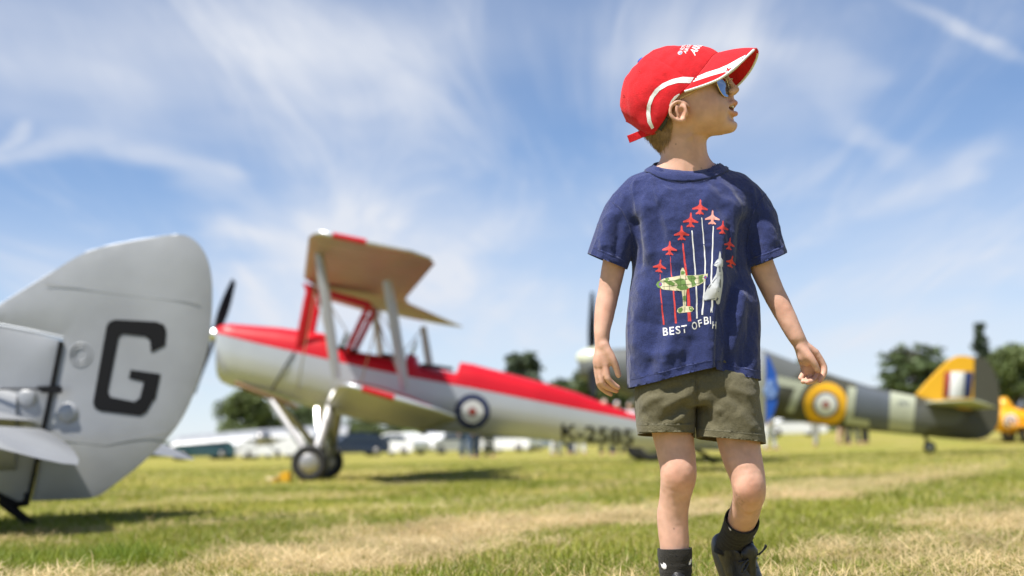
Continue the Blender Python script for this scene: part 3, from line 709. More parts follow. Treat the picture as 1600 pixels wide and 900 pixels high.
# struts
def strut(a, b_, w_, m_, name='strut', fl=.35):
    pm(name, tube([a, a * .75 + b_ * .25, a * .5 + b_ * .5, a * .25 + b_ * .75, b_], [w_ * .8, w_, w_, w_, w_ * .8], 10, flat=((0, 1, 0), fl)), m_, tm)
for Ys in (15.9,):
    for (tx, ty), (bx_, by) in (((499, 396), (526, 592)), ((605, 438), (633, 610))):
        a = P(tx, ty, Ys); b_ = P(bx_, by, Ys); strut(a, b_, .062, M_silver); a2, b2 = a.copy(), b_.copy(); a2[1] = b2[1] = 2 * YT - Ys; strut(a2, b2, .062, M_silver)
for sg in (-1, 1):
    o_ = np.array([0, sg * .33, 0])
    for (tx, ty), (bx_, by) in (((490, 452), (470, 548)), ((494, 455), (478, 540)), ((582, 478), (545, 556))):
        strut(P(tx, ty, YT) + o_ * 1.2, P(bx_, by, YT) + o_, .040, M_pred, 'cabin_strut')
    pm('fuel_tank', slab([P(478, 446, YT) + o_ * .5, P(580, 474, YT) + o_ * .5, P(578, 486, YT) + o_ * .5, P(482, 458, YT) + o_ * .5], .34), M_pred, tm)
    # undercarriage
    wc = np.array([P(484, 722, 18.2)[0], YT + sg * .82, .225]); wheel(wc, .235, .14, tm)
    strut(P(424, 620, YT) + o_ * .8, wc + np.array([.02, -sg * .12, .02]), .045, M_silver, 'undercarriage_leg'); strut(P(531, 606, YT) + o_ * .9, wc + np.array([.05, -sg * .12, .05]), .070, M_silver, 'undercarriage_leg')
    strut(P(500, 640, YT) + o_ * .9, wc + np.array([.12, -sg * .12, .10]), .045, M_chrome, 'undercarriage_leg', .6)
    # rigging wires
    Yn = YT + sg * 3.1
    for (A_, Ya), (B_, Yb) in ((((502, 398), Yn), ((470, 612), YT + sg * .3)), (((606, 440), Yn), ((560, 632), YT + sg * .3)), (((495, 448), YT + sg * .4), ((528, 590), Yn)), (((585, 478), YT + sg * .4), ((632, 606), Yn))):
        ref = 15.9; pa = P(*A_, ref if Ya == Yn else YT); pb2 = P(*B_, ref if Yb == Yn else YT); pa = np.array([pa[0], Ya, pa[2]]); pb2 = np.array([pb2[0], Yb, pb2[2]]); pm('rigging_wire', tube([pa, pb2], .009, 5), M_silver, tm)
pm('axle', tube([np.array([P(484, 722, 18.2)[0], YT - .8, .235]), np.array([P(484, 722, 18.2)[0], YT + .8, .235])], .03, 8), M_silver, tm)
# tail
pm('fin', slab([P(1045, 672, YT), P(1068, 612, YT), P(1092, 575, YT), P(1118, 556, YT), P(1120, 692, YT)], .06), M_pwhite, tm)
rud = [(1120, 552), (1140, 541), (1165, 538), (1188, 544), (1203, 560), (1212, 583), (1216, 606), (1213, 632), (1206, 652), (1196, 664), (1178, 678), (1150, 696), (1120, 704)]
def clip_x(pl, x0, x1):
    out_ = []
    for (ax, ay), (bx_, by) in zip(pl, pl[1:] + pl[:1]):
        for lo_, s_ in ((None, None),): pass
        seg = [(ax, ay)]
        for xc in (x0, x1):
            if (ax - xc) * (bx_ - xc) < 0: t = (xc - ax) / (bx_ - ax); seg.append((xc, ay + (by - ay) * t))
        seg.sort(key=lambda p: (p[0] - ax) ** 2 + (p[1] - ay) ** 2); out_ += [p for p in seg if x0 - 1e-6 <= p[0] <= x1 + 1e-6]
    return out_
M_sblue = mat('stripe_blue', (0.010, 0.085, 0.42), rough=.4)
rmesh = []
for x0, x1, m_ in ((1120, 1158, M_pred), (1158, 1196, M_pwhite), (1196, 1216, M_sblue)):
    o_ = pm('rudder_stripe', slab([P(x, y, YT) for x, y in clip_x(rud, x0, x1)], .055), m_, tm); rmesh.append(o_)
M_emb = mat('emblem_blue', (0.25, 0.40, 0.72), rough=.5)
RB = bvh_of([v_.co for v_ in rmesh[2].data.vertices], [list(p_.vertices) for p_ in rmesh[2].data.polygons])
for cx_, cy_, r_ in ((1203.5, 612, 9.5), (1203.5, 612, 5.0)):
    a = np.linspace(0, 2 * math.pi, 25); ringp = [P(cx_ + .85 * r_ * math.cos(k), cy_ + r_ * math.sin(k), YT - .034) for k in a]; pm('emblem', tube(ringp, .010, 6, caps=False), M_emb, rmesh[2])
for x0, y0, x1, y1 in ((1200, 594, 1200, 602), (1203, 594, 1203, 602), (1207, 593, 1207, 601), (1199, 612, 1208, 612)): pm('emblem', tube([P(x0, y0, YT - .034), P(x1, y1, YT - .034)], .012, 6), M_emb, rmesh[2])
tps = [(P(1045, 668, YT) + np.array([0, s_, .0]) + np.array([.35 * abs(s_) ** 2 / 2, 0, 0]), P(1140, 684, YT) + np.array([0, s_, 0]) - np.array([.3 * max(0, abs(s_) - 1), 0, 0]), .06) for s_ in (-1.4, -1.3, -1.0, -.5, 0, .5, 1.0, 1.3, 1.4)]
pm('tailplane', wing(tps), M_silver, tm)
pm('tail_skid', tube([P(1085, 702, YT), P(1105, 712, YT), P(1118, 724, YT)], [.03, .025, .03], 8), M_black, tm)
# yellow chock
ck = empty('wheel_chock', (P(440, 745, 18.2)[0], 18.1, 0), 'small yellow chock in front of the red and white biplane\'s wheel', 'chock')
c0 = np.array([P(441, 745, 18.2)[0], 18.1, 0]); pm('wedge', loft([np.array([c0 + np.array([-.10, y, 0.005]), c0 + np.array([.12, y, 0.005]), c0 + np.array([.12, y, .13]), c0 + np.array([.04, y, .13])]) for y in (-.12, .12)]), mat('yellow_paint', (.75, .42, .02), rough=.5), ck, False)
pm('rope', tube([c0 + np.array([.0, -.12, .06]), c0 + np.array([-.15, -.2, .05]), c0 + np.array([-.05, -.3, .04])], .015, 6), mat('rope', (.6, .5, .3), rough=.9), ck)

# ---------------------------------------------------------------- silver tail with the letter G
YG = 7.9
gp = empty('silver_aircraft', (P(60, 800, YG)[0], YG, 0), 'silver aircraft tail with a big black letter G at the left edge', 'aircraft')
R4 = lambda pts: [(x / 1.8, 340 + y / 1.8) for x, y in pts]
rud4 = curve_pts([(-60, 283, 0), (0, 245, 0), (65, 205, 0), (130, 165, 0), (250, 95, 0), (400, 62, 0), (500, 48, 0), (545, 62, 0), (576, 100, 0), (592, 150, 0), (597, 220, 0), (590, 330, 0), (570, 420, 0), (530, 530, 0), (480, 610, 0), (400, 690, 0), (330, 745, 0), (270, 785, 0), (200, 793, 0), (88, 797, 0)], 4)[:, :2]
rud4 = [tuple(p) for p in rud4] + [(100, 740), (118, 640), (140, 540), (160, 440), (178, 342), (90, 320), (0, 303), (-60, 292)]
rp = [P(*p, YG) for p in R4(rud4)]
# cambered panel: thicker in the middle
def panel(pts2, Y, th, nr_=6):
    """plate from an outline, its two faces swelling toward the middle"""
    v2, f2 = refine(np.array(pts2), [list(range(len(pts2)))], 22)
    edge = np.array(pts2 + [pts2[0]]); d = np.full(len(v2), 1e9)
    for a, b_ in zip(edge[:-1], edge[1:]): d = np.minimum(d, seg_d(v2, a, b_))
    h = th * (1 - np.exp(-(d / 26.0))) + .006
    A = [P(*p, Y) + np.array([0, -k, 0]) for p, k in zip(v2, h)]; Bk = [P(*p, Y) + np.array([0, k, 0]) for p, k in zip(v2, h)]
    n = len(A); F_ = [list(t) for t in f2] + [[n + i for i in t[::-1]] for t in f2]
    cnt = {}
    for t in f2:
        for i in range(3):
            e = (t[i], t[(i + 1) % 3]); cnt[e] = cnt.get(e, 0) + 1
    for (i, j) in list(cnt):
        if (j, i) not in cnt: F_.append([j, i, n + i, n + j])
    return A + Bk, F_
def seg_d(p, a, b_):
    a = np.asarray(a, float); ab = np.asarray(b_, float) - a; t = np.clip(((p - a) @ ab) / (ab @ ab + 1e-9), 0, 1); return np.linalg.norm(p - (a + t[:, None] * ab), axis=1)
vf = panel(R4(rud4), YG, .016); gr = pm('rudder', vf, M_tailsilver, gp); autosmooth(gr, 40); GR = bvh_of(*vf)
fin4 = [(-60, 296), (0, 307), (90, 324), (170, 344), (152, 440), (132, 540), (110, 640), (92, 740), (74, 800), (20, 800), (-60, 770)]
vf2 = panel(R4(fin4), YG, .022); gf = pm('fin', vf2, M_tailsilver, gp); autosmooth(gf, 40); GF = bvh_of(*vf2)
M_glint = mat('edge_glint', (0.50, 0.53, 0.58), rough=.5, metal=.4)  # paler colour that paints the sun's glint along the tail's edges
pm('glint_strip', tube([P(*p, YG) for p in R4([(-60, 290), (0, 302), (90, 319), (180, 338)])], .010, 8), M_glint, gr)
pm('glint_strip', tube([P(*p, YG) for p in R4([(-60, 283), (0, 245), (65, 205), (130, 165), (190, 130), (250, 95), (320, 76), (400, 62), (460, 53), (500, 48)])],   .005, 8), M_glint, gr)
pm('hinge_gap', tube([P(*p, YG) + np.array([0, -.018, 0]) for p in R4([(174, 348), (156, 440), (136, 540), (114, 640), (95, 740), (80, 806)])], .012, 8), M_black, gf)
G4 = [(325, 287), (440, 293), (462, 302), (468, 318), (465, 360), (425, 380), (422, 346), (410, 335), (345, 328), (334, 338), (304, 490), (312, 505), (378, 518), (393, 508), (405, 462), (362, 452), (368, 428), (452, 440), (437, 510), (430, 516), (412, 548), (395, 558), (285, 545), (266, 536), (262, 520), (300, 305), (308, 293)]
decal('letter', *poly(R4(G4)), cam_proj(GR, .0035), 12, M_black, gr)
def bump(c2, r_, h, bv_, par, name, m_):
    h_ = cam_proj(bv_, .001)(c2)
    if h_ is None: return
    pm(name, lathe([(.002, r_), (-h * .55, r_ * .88), (-h * .9, r_ * .55), (-h, .002)], 24, h_, (0, 1, 0)), m_, par)
bump(R4([(192, 550)])[0],   .060, .017, GR, gr, 'inspection_cover', M_tailsilver); bump(R4([(76, 508)])[0],  .056, .016, GF, gf, 'inspection_cover', M_tailsilver)
h_ = cam_proj(GR, .001)(R4([(228, 385)])[0])
for r_ in (.062, .040): pm('access_ring', tube([h_ + np.array([r_ * math.cos(a), 0, r_ * math.sin(a)]) for a in np.linspace(0, 2 * math.pi, 29)], .005, 6, caps=False), M_tailsilver, gr)
pm('control_rod', tube([P(*p, YG) + np.array([0, -.075, 0]) for p in R4([(-60, 484), (100, 483), (165, 487)])], .006, 6), M_black, gp)
pm('control_horn', slab([P(*p, YG) + np.array([0, -.07, 0]) for p in R4([(115, 476), (180, 474), (186, 484), (182, 496), (130, 494)])], .03), M_black, gp)
pm('shade_line', tube([P(*p, YG) + np.array([0, -.0215, 0]) for p in R4([(130, 186), (330, 215), (560, 240)])], .004, 6, flat=((0, 1, 0), .25)), M_tailsilver, gr)  # ridge added to draw a line where the shading changes, no tape here
pm('shade_line', tube([P(*p, YG) + np.array([0, -.0215, 0]) for p in R4([(140, 622), (300, 640), (470, 600)])], .004, 6, flat=((0, 1, 0), .25)), M_tailsilver, gr)  # second added ridge, drawn where the rudder's shaded lower part begins
# tailplane and elevators, drooped
for sg, nm in ((-1, 'elevator'), (1, 'elevator')):
    hx0 = -2.62; secs = []
    for s_ in (.04, .3, .6, .9, 1.1, 1.2, 1.28, 1.34, 1.42, 1.46):
        tp = max(0, (s_ - .75) / .71); te_x = np.interp(s_, [.04, .3, .6, .9, 1.2, 1.34, 1.42, 1.46], [-2.50, -2.37, -2.25, -2.14, -2.05, -2.08, -2.18, -2.36]); secs.append((np.array([hx0 + .10 * tp ** 2, YG + sg * s_, .53]), np.array([te_x, YG + sg * s_, np.interp(te_x, [-2.5, -2.05], [.47, .335])]), .10 * (1 - .5 * tp ** 2)))
    pm(nm, wing(secs), M_tailsilver, gp)
    secs = []
    for s_ in (.04, .5, 1.0, 1.3, 1.44):
        tp = max(0, (s_ - .7) / .74); secs.append((np.array([-3.35 + .5 * tp ** 2, YG + sg * s_, .66]), np.array([hx0 - .015 + .09 * tp ** 2, YG + sg * s_, .575]), .10))
    pm('tailplane', wing(secs), M_tailsilver, gp)
# rear fuselage running out of the picture
rings = []
for x_, zt, zb, hw in ((-2.75, .74, .30, .05), (-3.1, .86, .30, .11), (-3.8, 1.02, .32, .20), (-4.8, 1.22, .40, .30), (-6.0, 1.42, .52, .36)):
    zc_ = (zt + zb) / 2; rings.append(np.array([[x_, YG + hw * math.copysign(abs(math.cos(a)) ** .7, math.cos(a)), zc_ + (zt - zb) / 2 * math.copysign(abs(math.sin(a)) ** .7, math.sin(a))] for a in np.linspace(0, 2 * math.pi, 21)[:-1]]))
pm('fuselage', loft(rings), M_tailsilver, gp)
pm('tail_skid', tube([P(2, 780, YG), P(22, 798, YG), P(40, 812, YG), P(52, 822, YG)], [.035, .028, .024, .03], 8), M_black, gp)
pm('skid_bracket', tube([P(-4, 772, YG), P(26, 788, YG), P(40, 786, YG), P(44, 770, YG)], .022, 8), M_black, gp)

# ---------------------------------------------------------------- camouflaged fighter
YH = 30.0
hp = empty('fighter_aircraft', (P(1250, 690, YH)[0], YH, 0), 'camouflaged fighter with yellow and striped tail fin behind the child', 'aircraft')
M_camo = mat('camouflage_paint', (0.115, 0.122, 0.118), rough=.55, color2=(0.062, 0.060, 0.042), vscale=.55, lo=.485, hi=.515, vdetail=1.0)
M_dkgrey = mat('grey_paint', (0.10, 0.115, 0.135), rough=.55, var=.08, vscale=2)
M_sky = mat('pale_green_paint', (0.42, 0.44, 0.33), rough=.55, var=.05, vscale=2)
hs = [(905, 556, 590, .12), (935, 548, 600, .36), (960, 545, 612, .44), (1000, 543, 628, .48), (1080, 538, 642, .50), (1130, 528, 648, .50), (1180, 540, 650, .50), (1209, 552, 653, .48), (1267, 574, 662, .43), (1307, 588, 668, .40), (1353, 602, 673, .36), (1394, 612, 677, .32), (1434, 620, 681, .27), (1469, 628, 685, .20), (1506, 640, 688, .12), (1530, 650, 686, .05)]
def oval(zt, zb, hw): return [(hw * math.copysign(abs(math.cos(a)) ** .85, math.cos(a)), (zt + zb) / 2 + (zt - zb) / 2 * math.copysign(abs(math.sin(a)) ** .9, math.sin(a))) for a in np.linspace(0, 2 * math.pi, 25)[:-1]]
hb = side_loft(interp_secs(hs, sorted(set(list(np.linspace(905, 1530, 40)) + [s_[0] for s_ in hs]))), YH, oval)
hf = pm('fuselage', hb, M_camo, hp); autosmooth(hf, 50); HB = bvh_of(*hb)
roundel((1290, 632), ((34.5, M_ryellow), (20.5, M_navy), (17, M_rwhite), (5, M_rred)), HB, hf)
decal('grey_band', *poly([(1337, 600), (1391, 612), (1388, 676), (1335, 672)]), cam_proj(HB, .006), 8, M_dkgrey, hf)
decal('code_letter', *poly([(1206, 586), (1262, 598), (1252, 614), (1240, 645), (1228, 643), (1242, 607), (1206, 600)]), cam_proj(HB, .010), 8, M_sky, hf)
decal('code_letter', *poly([(1325, 604), (1338, 606), (1333, 652), (1358, 656), (1358, 667), (1320, 662)]), cam_proj(HB, .014), 8, M_sky, hf)
decal('tail_band', *poly([(1391, 612), (1431, 620), (1426, 680), (1388, 676)]), cam_proj(HB, .010), 8, M_sky, hf)
img_text('Z7015', (1403, 627, 1420, 634), HB, hf, M_dkgrey, 'lettering', off=.014); 
def Hsl(name, pts, th, m_, par=hp): return pm(name, slab([P(x, y, YH) for x, y in pts], th), m_, par)
fin_o = [(1431, 617), (1448, 597), (1469, 575), (1482, 563), (1495, 556), (1510, 556), (1521, 560), (1519, 640), (1470, 640)]
fo = Hsl('fin', fin_o, .14, M_ryellow); 
for x0, x1, m_ in ((1474, 1484, M_rred), (1484, 1506, M_rwhite), (1506, 1518, M_navy)):
    o_ = pm('fin_flash', slab([P(x, y, YH - .082) for x, y in ((x0 + 2, 581), (x1 + 1.8, 581), (x1 - 1.2, 621), (x0 - 1, 621))], .012), m_, fo)
Hsl('rudder', [(1520, 559), (1530, 557), (1542, 563), (1553, 580), (1560, 605), (1562, 635), (1560, 660), (1553, 674), (1541, 684), (1524, 688), (1517, 640)], .11, M_camo)
tps = [(P(1440, 630, YH) + np.array([.45 * (abs(s_) / 1.9) ** 2, s_, 0]), P(1528, 640, YH) + np.array([-.35 * max(0, abs(s_) - 1.2), s_, 0]), .09) for s_ in (-1.9, -1.75, -1.3, -.6, 0, .6, 1.3, 1.75, 1.9)]
pm('tailplane', wing(tps), M_sky, hp)
wps = [(P(985, 640, YH) + np.array([.75 * (abs(s_) / 6.1) ** 1.6, s_, .10 + .06 * abs(s_)]), P(1160, 655, YH) + np.array([-.55 * (abs(s_) / 6.1) ** 2, s_, .04 + .06 * abs(s_)]), .13 - .008 * abs(s_)) for s_ in (-6.1, -5.8, -4.5, -2.5, -.6, .6, 2.5, 4.5, 5.8, 6.1)]
pm('wing', wing(wps), M_camo, hp)
sx = P(905, 562, YH); pm('spinner', lathe([(-.42, .02), (-.38, .10), (-.26, .19), (-.08, .26), (.10, .29), (.14, .28)], 24, sx + np.array([.35, 0, 0]), (1, 0, -.16)), mat('pale_spinner_paint', (0.62, 0.64, 0.50), rough=.18, coat=.6), hp)
hub = sx + np.array([.27, 0, 0])
for k in range(3):
    a = R(-5 + 120 * k); d = np.array([.03 * math.cos(a), math.sin(a), math.cos(a)]); d /= np.linalg.norm(d); rings = []
    for t in np.linspace(.1, 1.42, 12):
        w_ = .06 + .09 * math.sin(math.pi * min(1, t / 1.5)) ** .8; tw = R(55 - 25 * t); ch = np.cross(d, (1, 0, 0)); ch /= np.linalg.norm(ch); c1 = ch * math.cos(tw) + np.array([1.0, 0, 0]) * math.sin(tw); c2 = np.cross(d, c1)
        rings.append(np.array([hub + d * t + w_ * math.cos(b_) * c1 + .025 * math.sin(b_) * c2 for b_ in np.linspace(0, 2 * math.pi, 13)[:-1]]))
    pm('propeller_blade', loft(rings), M_black, hp)
for s_ in (-1.1, 1.1):
    wc = np.array([P(1010, 700, YH)[0], YH + s_, .38]); wheel(wc, .38, .2, hp); pm('undercarriage_leg', tube([wc, wc + np.array([.1, 0, .75])], .06, 8), M_silver, hp)
tz = float(ground_z(P(1454, 690, YH)[0], YH)); tw = np.array([P(1452, 690, YH)[0], YH, .15 + tz]); wheel(tw, .13, .1, hp); pm('tail_leg', tube([tw, tw + np.array([-.1, 0, .28])], .04, 8), M_dark, hp)
pm('canopy', loft([np.array([[P(x, 540, YH)[0], YH + hw * math.cos(a), P(x, zb, YH)[2] + (P(x, zt, YH)[2] - P(x, zb, YH)[2]) * math.sin(a)] for a in np.linspace(0, math.pi, 11)]) for x, zt, zb, hw in ((1092, 537, 541, .2), (1104, 520, 541, .3), (1130, 514, 538, .32), (1160, 524, 545, .28), (1175, 540, 548, .2))], True), M_glass, hp)
pm('aerial_mast', tube([P(1150, 540, YH), P(1150, 508, YH)], .02, 6), M_dark, hp)

# ---------------------------------------------------------------- yellow trainer at the right edge
YY = 46.0
yp = empty('yellow_aircraft', (P(1620, 690, YY)[0], YY, 0), 'yellow aircraft with a small roundel at the right edge', 'aircraft')
M_yel = mat('yellow_aircraft_paint', (0.78, 0.37, 0.008), rough=.4, var=.06, vscale=2, coat=.2)
ys = [(1548, 640, 672, .30), (1556, 638, 675, .40), (1575, 637, 676, .45), (1600, 637, 676, .45), (1640, 638, 674, .42), (1700, 646, 671, .32), (1770, 654, 668, .18), (1800, 658, 667, .08)]
yb = side_loft(interp_secs(ys, sorted(set(list(np.linspace(1548, 1800, 18)) + [s_[0] for s_ in ys]))), YY, oval); yf = pm('fuselage', yb, M_yel, yp); autosmooth(yf, 50); YB_ = bvh_of(*yb)
roundel((1579, 658), ((11, M_rwhite), (8, M_navy), (5.6, M_rwhite), (2.6, M_rred)), YB_, yf, .01)
pm('headrest', loft([np.array([[P(x, 630, YY)[0], YY + .22 * math.cos(a), P(x, 640, YY)[2] + (P(x, zt, YY)[2] - P(x, 640, YY)[2]) * math.sin(a)] for a in np.linspace(0, math.pi, 9)]) for x, zt in ((1560, 632), (1563, 622), (1572, 620), (1578, 628), (1582, 638))]), M_yel, yp)
pm('wing', wing([(P(1570, 668, YY) + np.array([0, s_, .02 * abs(s_)]), P(1650, 674, YY) + np.array([0, s_, .02 * abs(s_)]), .1) for s_ in (-4.6, -4.3, -2, 0, 2, 4.3, 4.6)]), M_yel, yp)
pm('strut', tube([P(1592, 640, YY), P(1600, 618, YY), P(1640, 600, YY)], .04, 6), M_dark, yp)
pm('windscreen', slab([P(1590, 638, YY - .2), P(1596, 626, YY - .2), P(1606, 626, YY - .2), P(1610, 638, YY - .2)], .3), M_glass, yp)
for s_ in (-.8, .8):
    gz = float(ground_z(P(1590, 690, YY)[0], YY)); wheel(np.array([P(1590, 690, YY)[0], YY + s_, gz + .25]), .25, .14, yp); pm('undercarriage_leg', tube([np.array([P(1590, 690, YY)[0], YY + s_, gz + .25]), P(1592, 672, YY) + np.array([0, s_ * .6, 0])], .04, 6), M_yel, yp)
pm('fin', slab([P(1765, 655, YY), P(1785, 628, YY), P(1805, 628, YY), P(1812, 650, YY), P(1800, 668, YY)], .08), M_yel, yp)

# ---------------------------------------------------------------- far silver high-wing aircraft
YL = 88.0
lp_ = empty('light_aircraft', (P(430, 700, YL)[0], YL, 0), 'long silver wing of a light aircraft parked in front of the far cars', 'aircraft')
pm('wing', wing([(P(x, y + 3, YL) + np.array([0, -.9, -.28]), P(x, y + 3, YL) + np.array([0, .9, .34]), .20) for x, y in ((272, 689), (280, 686), (330, 682), (400, 676), (470, 672), (530, 668), (545, 669))]), M_tailsilver, lp_)
rings = [np.array([[P(415, 690, YL)[0] + .42 * k * math.cos(a), YL + y, 1.25 + dz + .48 * k * math.sin(a)] for a in np.linspace(0, 2 * math.pi, 15)[:-1]]) for y, k, dz in ((-2.0, .35, 0), (-1.7, .8, 0), (-1.0, 1.0, .05), (.6, 1.0, .1), (2.5, .6, .0), (4.6, .15, .05))]
pm('fuselage', loft(rings), M_silver, lp_)
for s_ in (-1, 1):
    pm('wing_strut', tube([np.array([P(415, 690, YL)[0] + s_ * .3, YL, .9]), np.array([P(415, 690, YL)[0] + s_ * 2.2, YL, P(415 + s_ * 55, 677 - s_ * 4, YL)[2]])], .05, 6), M_silver, lp_); wheel(np.array([P(415, 690, YL)[0] + s_ * .9, YL - .8, .28]), .28, .16, lp_, axis=(1, 0, 0))
    pm('undercarriage_leg', tube([np.array([P(415, 690, YL)[0] + s_ * .9, YL - .8, .28]), np.array([P(415, 690, YL)[0] + s_ * .3, YL - .7, .9])], .05, 6), M_silver, lp_)

# ================================================================ parked cars
M_cwin = mat('car_glass', (0.03, 0.04, 0.05), rough=.08, spec=.9); M_lamp = mat('lamp_glass', (.75, .76, .78), rough=.1)
def car_meshes(van=False):
    L, W, H_ = (4.6, 1.85, 1.95) if van else (4.2, 1.74, 1.46)
    prof = [(-2.1, .35), (-2.12, .62), (-2.05, .86), (-1.25, .98), (-.62, 1.38), (-.2, 1.46), (.75, 1.44), (1.45, 1.30), (1.95, .98), (2.1, .86), (2.12, .40), (2.0, .28), (-2.0, .28)] if not van else [(-2.3, .35), (-2.3, .9), (-1.75, 1.15), (-1.25, 1.88), (-.8, 1.95), (2.1, 1.93), (2.28, 1.7), (2.3, .4), (2.2, .28), (-2.2, .28)]
    rings = []
    for y, k, zk in ((-W / 2, .97, .0), (-W / 2 * 1.0, 1.0, 0), (-W / 2 * .86, 1.0, 1), (W / 2 * .86, 1.0, 1), (W / 2, 1.0, 0), (W / 2, .97, 0)):
        rings.append(np.array([[x * k, y * (1 - .14 * max(0, (z - .9) / .6)), z] for x, z in prof]))
    body_ = loft([rings[1], rings[2] * 1.0, rings[3], rings[4]])
    win = []
    wp = [(-1.12, 1.0), (-.58, 1.34), (-.2, 1.40), (.3, 1.40), (.3, 1.0)], [(.36, 1.0), (.36, 1.40), (.75, 1.38), (1.32, 1.26), (1.62, 1.0)]
    if van: wp = [(-1.6, 1.2), (-1.2, 1.75), (-.5, 1.78), (-.5, 1.2)], [(-.4, 1.2), (-.4, 1.78), (.6, 1.78), (.6, 1.2)]
    for w_ in wp:
        for s_ in (-1, 1):
            win.append(loft([np.array([[x, s_ * (W / 2 * (1 - .14 * max(0, (z - .9) / .6)) + d_), z] for x, z in w_]) for d_ in (-.02, .008)]))
    return body_, win
car_cols = {'white': mat('white_car_paint', (.78, .78, .78), rough=.25, coat=.5), 'teal': mat('teal_car_paint', (.05, .13, .16), rough=.25, coat=.6), 'dark blue': mat('dark_blue_car_paint', (.015, .025, .05), rough=.2, coat=.6), 'silver': mat('silver_car_paint', (.5, .52, .54), rough=.25, metal=.6, coat=.4)}
cbody, cwin = car_meshes(); vbody, vwin = car_meshes(True)
CM = {False: (pydata('body', *cbody, False), [pydata('window', *w_) for w_ in cwin]), True: (pydata('body', *vbody, False), [pydata('window', *w_) for w_ in vwin])}
wheel_me = pydata('wheel', *lathe([(-.1, .22), (-.11, .30), (0, .33), (.11, .30), (.1, .22)], 18, (0, 0, 0), (0, 1, 0)), True); wheel_me.materials.append(M_tyre)
rim_me = pydata('rim', *lathe([(-.115, .05), (-.11, .20), (.11, .20), (.115, .05)], 14, (0, 0, 0), (0, 1, 0)), True); rim_me.materials.append(M_silver)
for me_ in CM[False][1] + CM[True][1]: me_.materials.append(M_cwin)
body_by = {}
def car(px, Y, colr, label, van=False, rz=0.0):
    x = P(px, 690, Y)[0]; r = empty('parked_car', (x, Y, float(ground_z(x, Y))), label, 'van' if van else 'car', 'vehicles parked across the field', local=True); r.rotation_euler.z = R(rz)
    key = (van, colr)
    if key not in body_by:
        m_ = CM[van][0].copy(); m_.materials.append(car_cols[colr]); body_by[key] = m_
    o = bpy.data.objects.new('body', body_by[key]); col.objects.link(o); o.parent = r; bevel(o, .06, 2, 20)
    for w_ in CM[van][1]:
        k = bpy.data.objects.new('window', w_); col.objects.link(k); k.parent = r
    for wx in (-1.32, 1.30):
        for wy in (-.78, .78):
            k = bpy.data.objects.new('wheel', wheel_me); col.objects.link(k); k.parent = r; k.location = (wx, wy, .32); q_ = bpy.data.objects.new('rim', rim_me); col.objects.link(q_); q_.parent = k
car(312, 96, 'teal', 'teal car beside the silver tail\'s rudder edge', rz=28); car(360, 104, 'silver', 'silver car half hidden behind the teal car', rz=-52); car(425, 99, 'white', 'white van behind the red and white biplane\'s front wheel leg', True); car(388, 101, 'white', 'white car squeezed between the silver car and the white van', rz=64)
car(552, 92, 'dark blue', 'dark blue car right behind the red and white biplane\'s wheels', rz=24); car(622, 98, 'white', 'white car under the red and white biplane\'s lower wing tip', rz=-38); car(690, 100, 'white', 'white car left of the person in blue jeans', rz=58)
car(795, 102, 'white', 'white car right of the two people in jeans', rz=-30); car(838, 108, 'silver', 'silver car left of the person in white trousers', rz=50); car(1240, 98, 'white', 'white car between the blue rudder stripe and the yellow-ringed roundel', rz=3); car(486, 103, 'silver', 'silver car between the white van and the dark blue car', rz=-8)

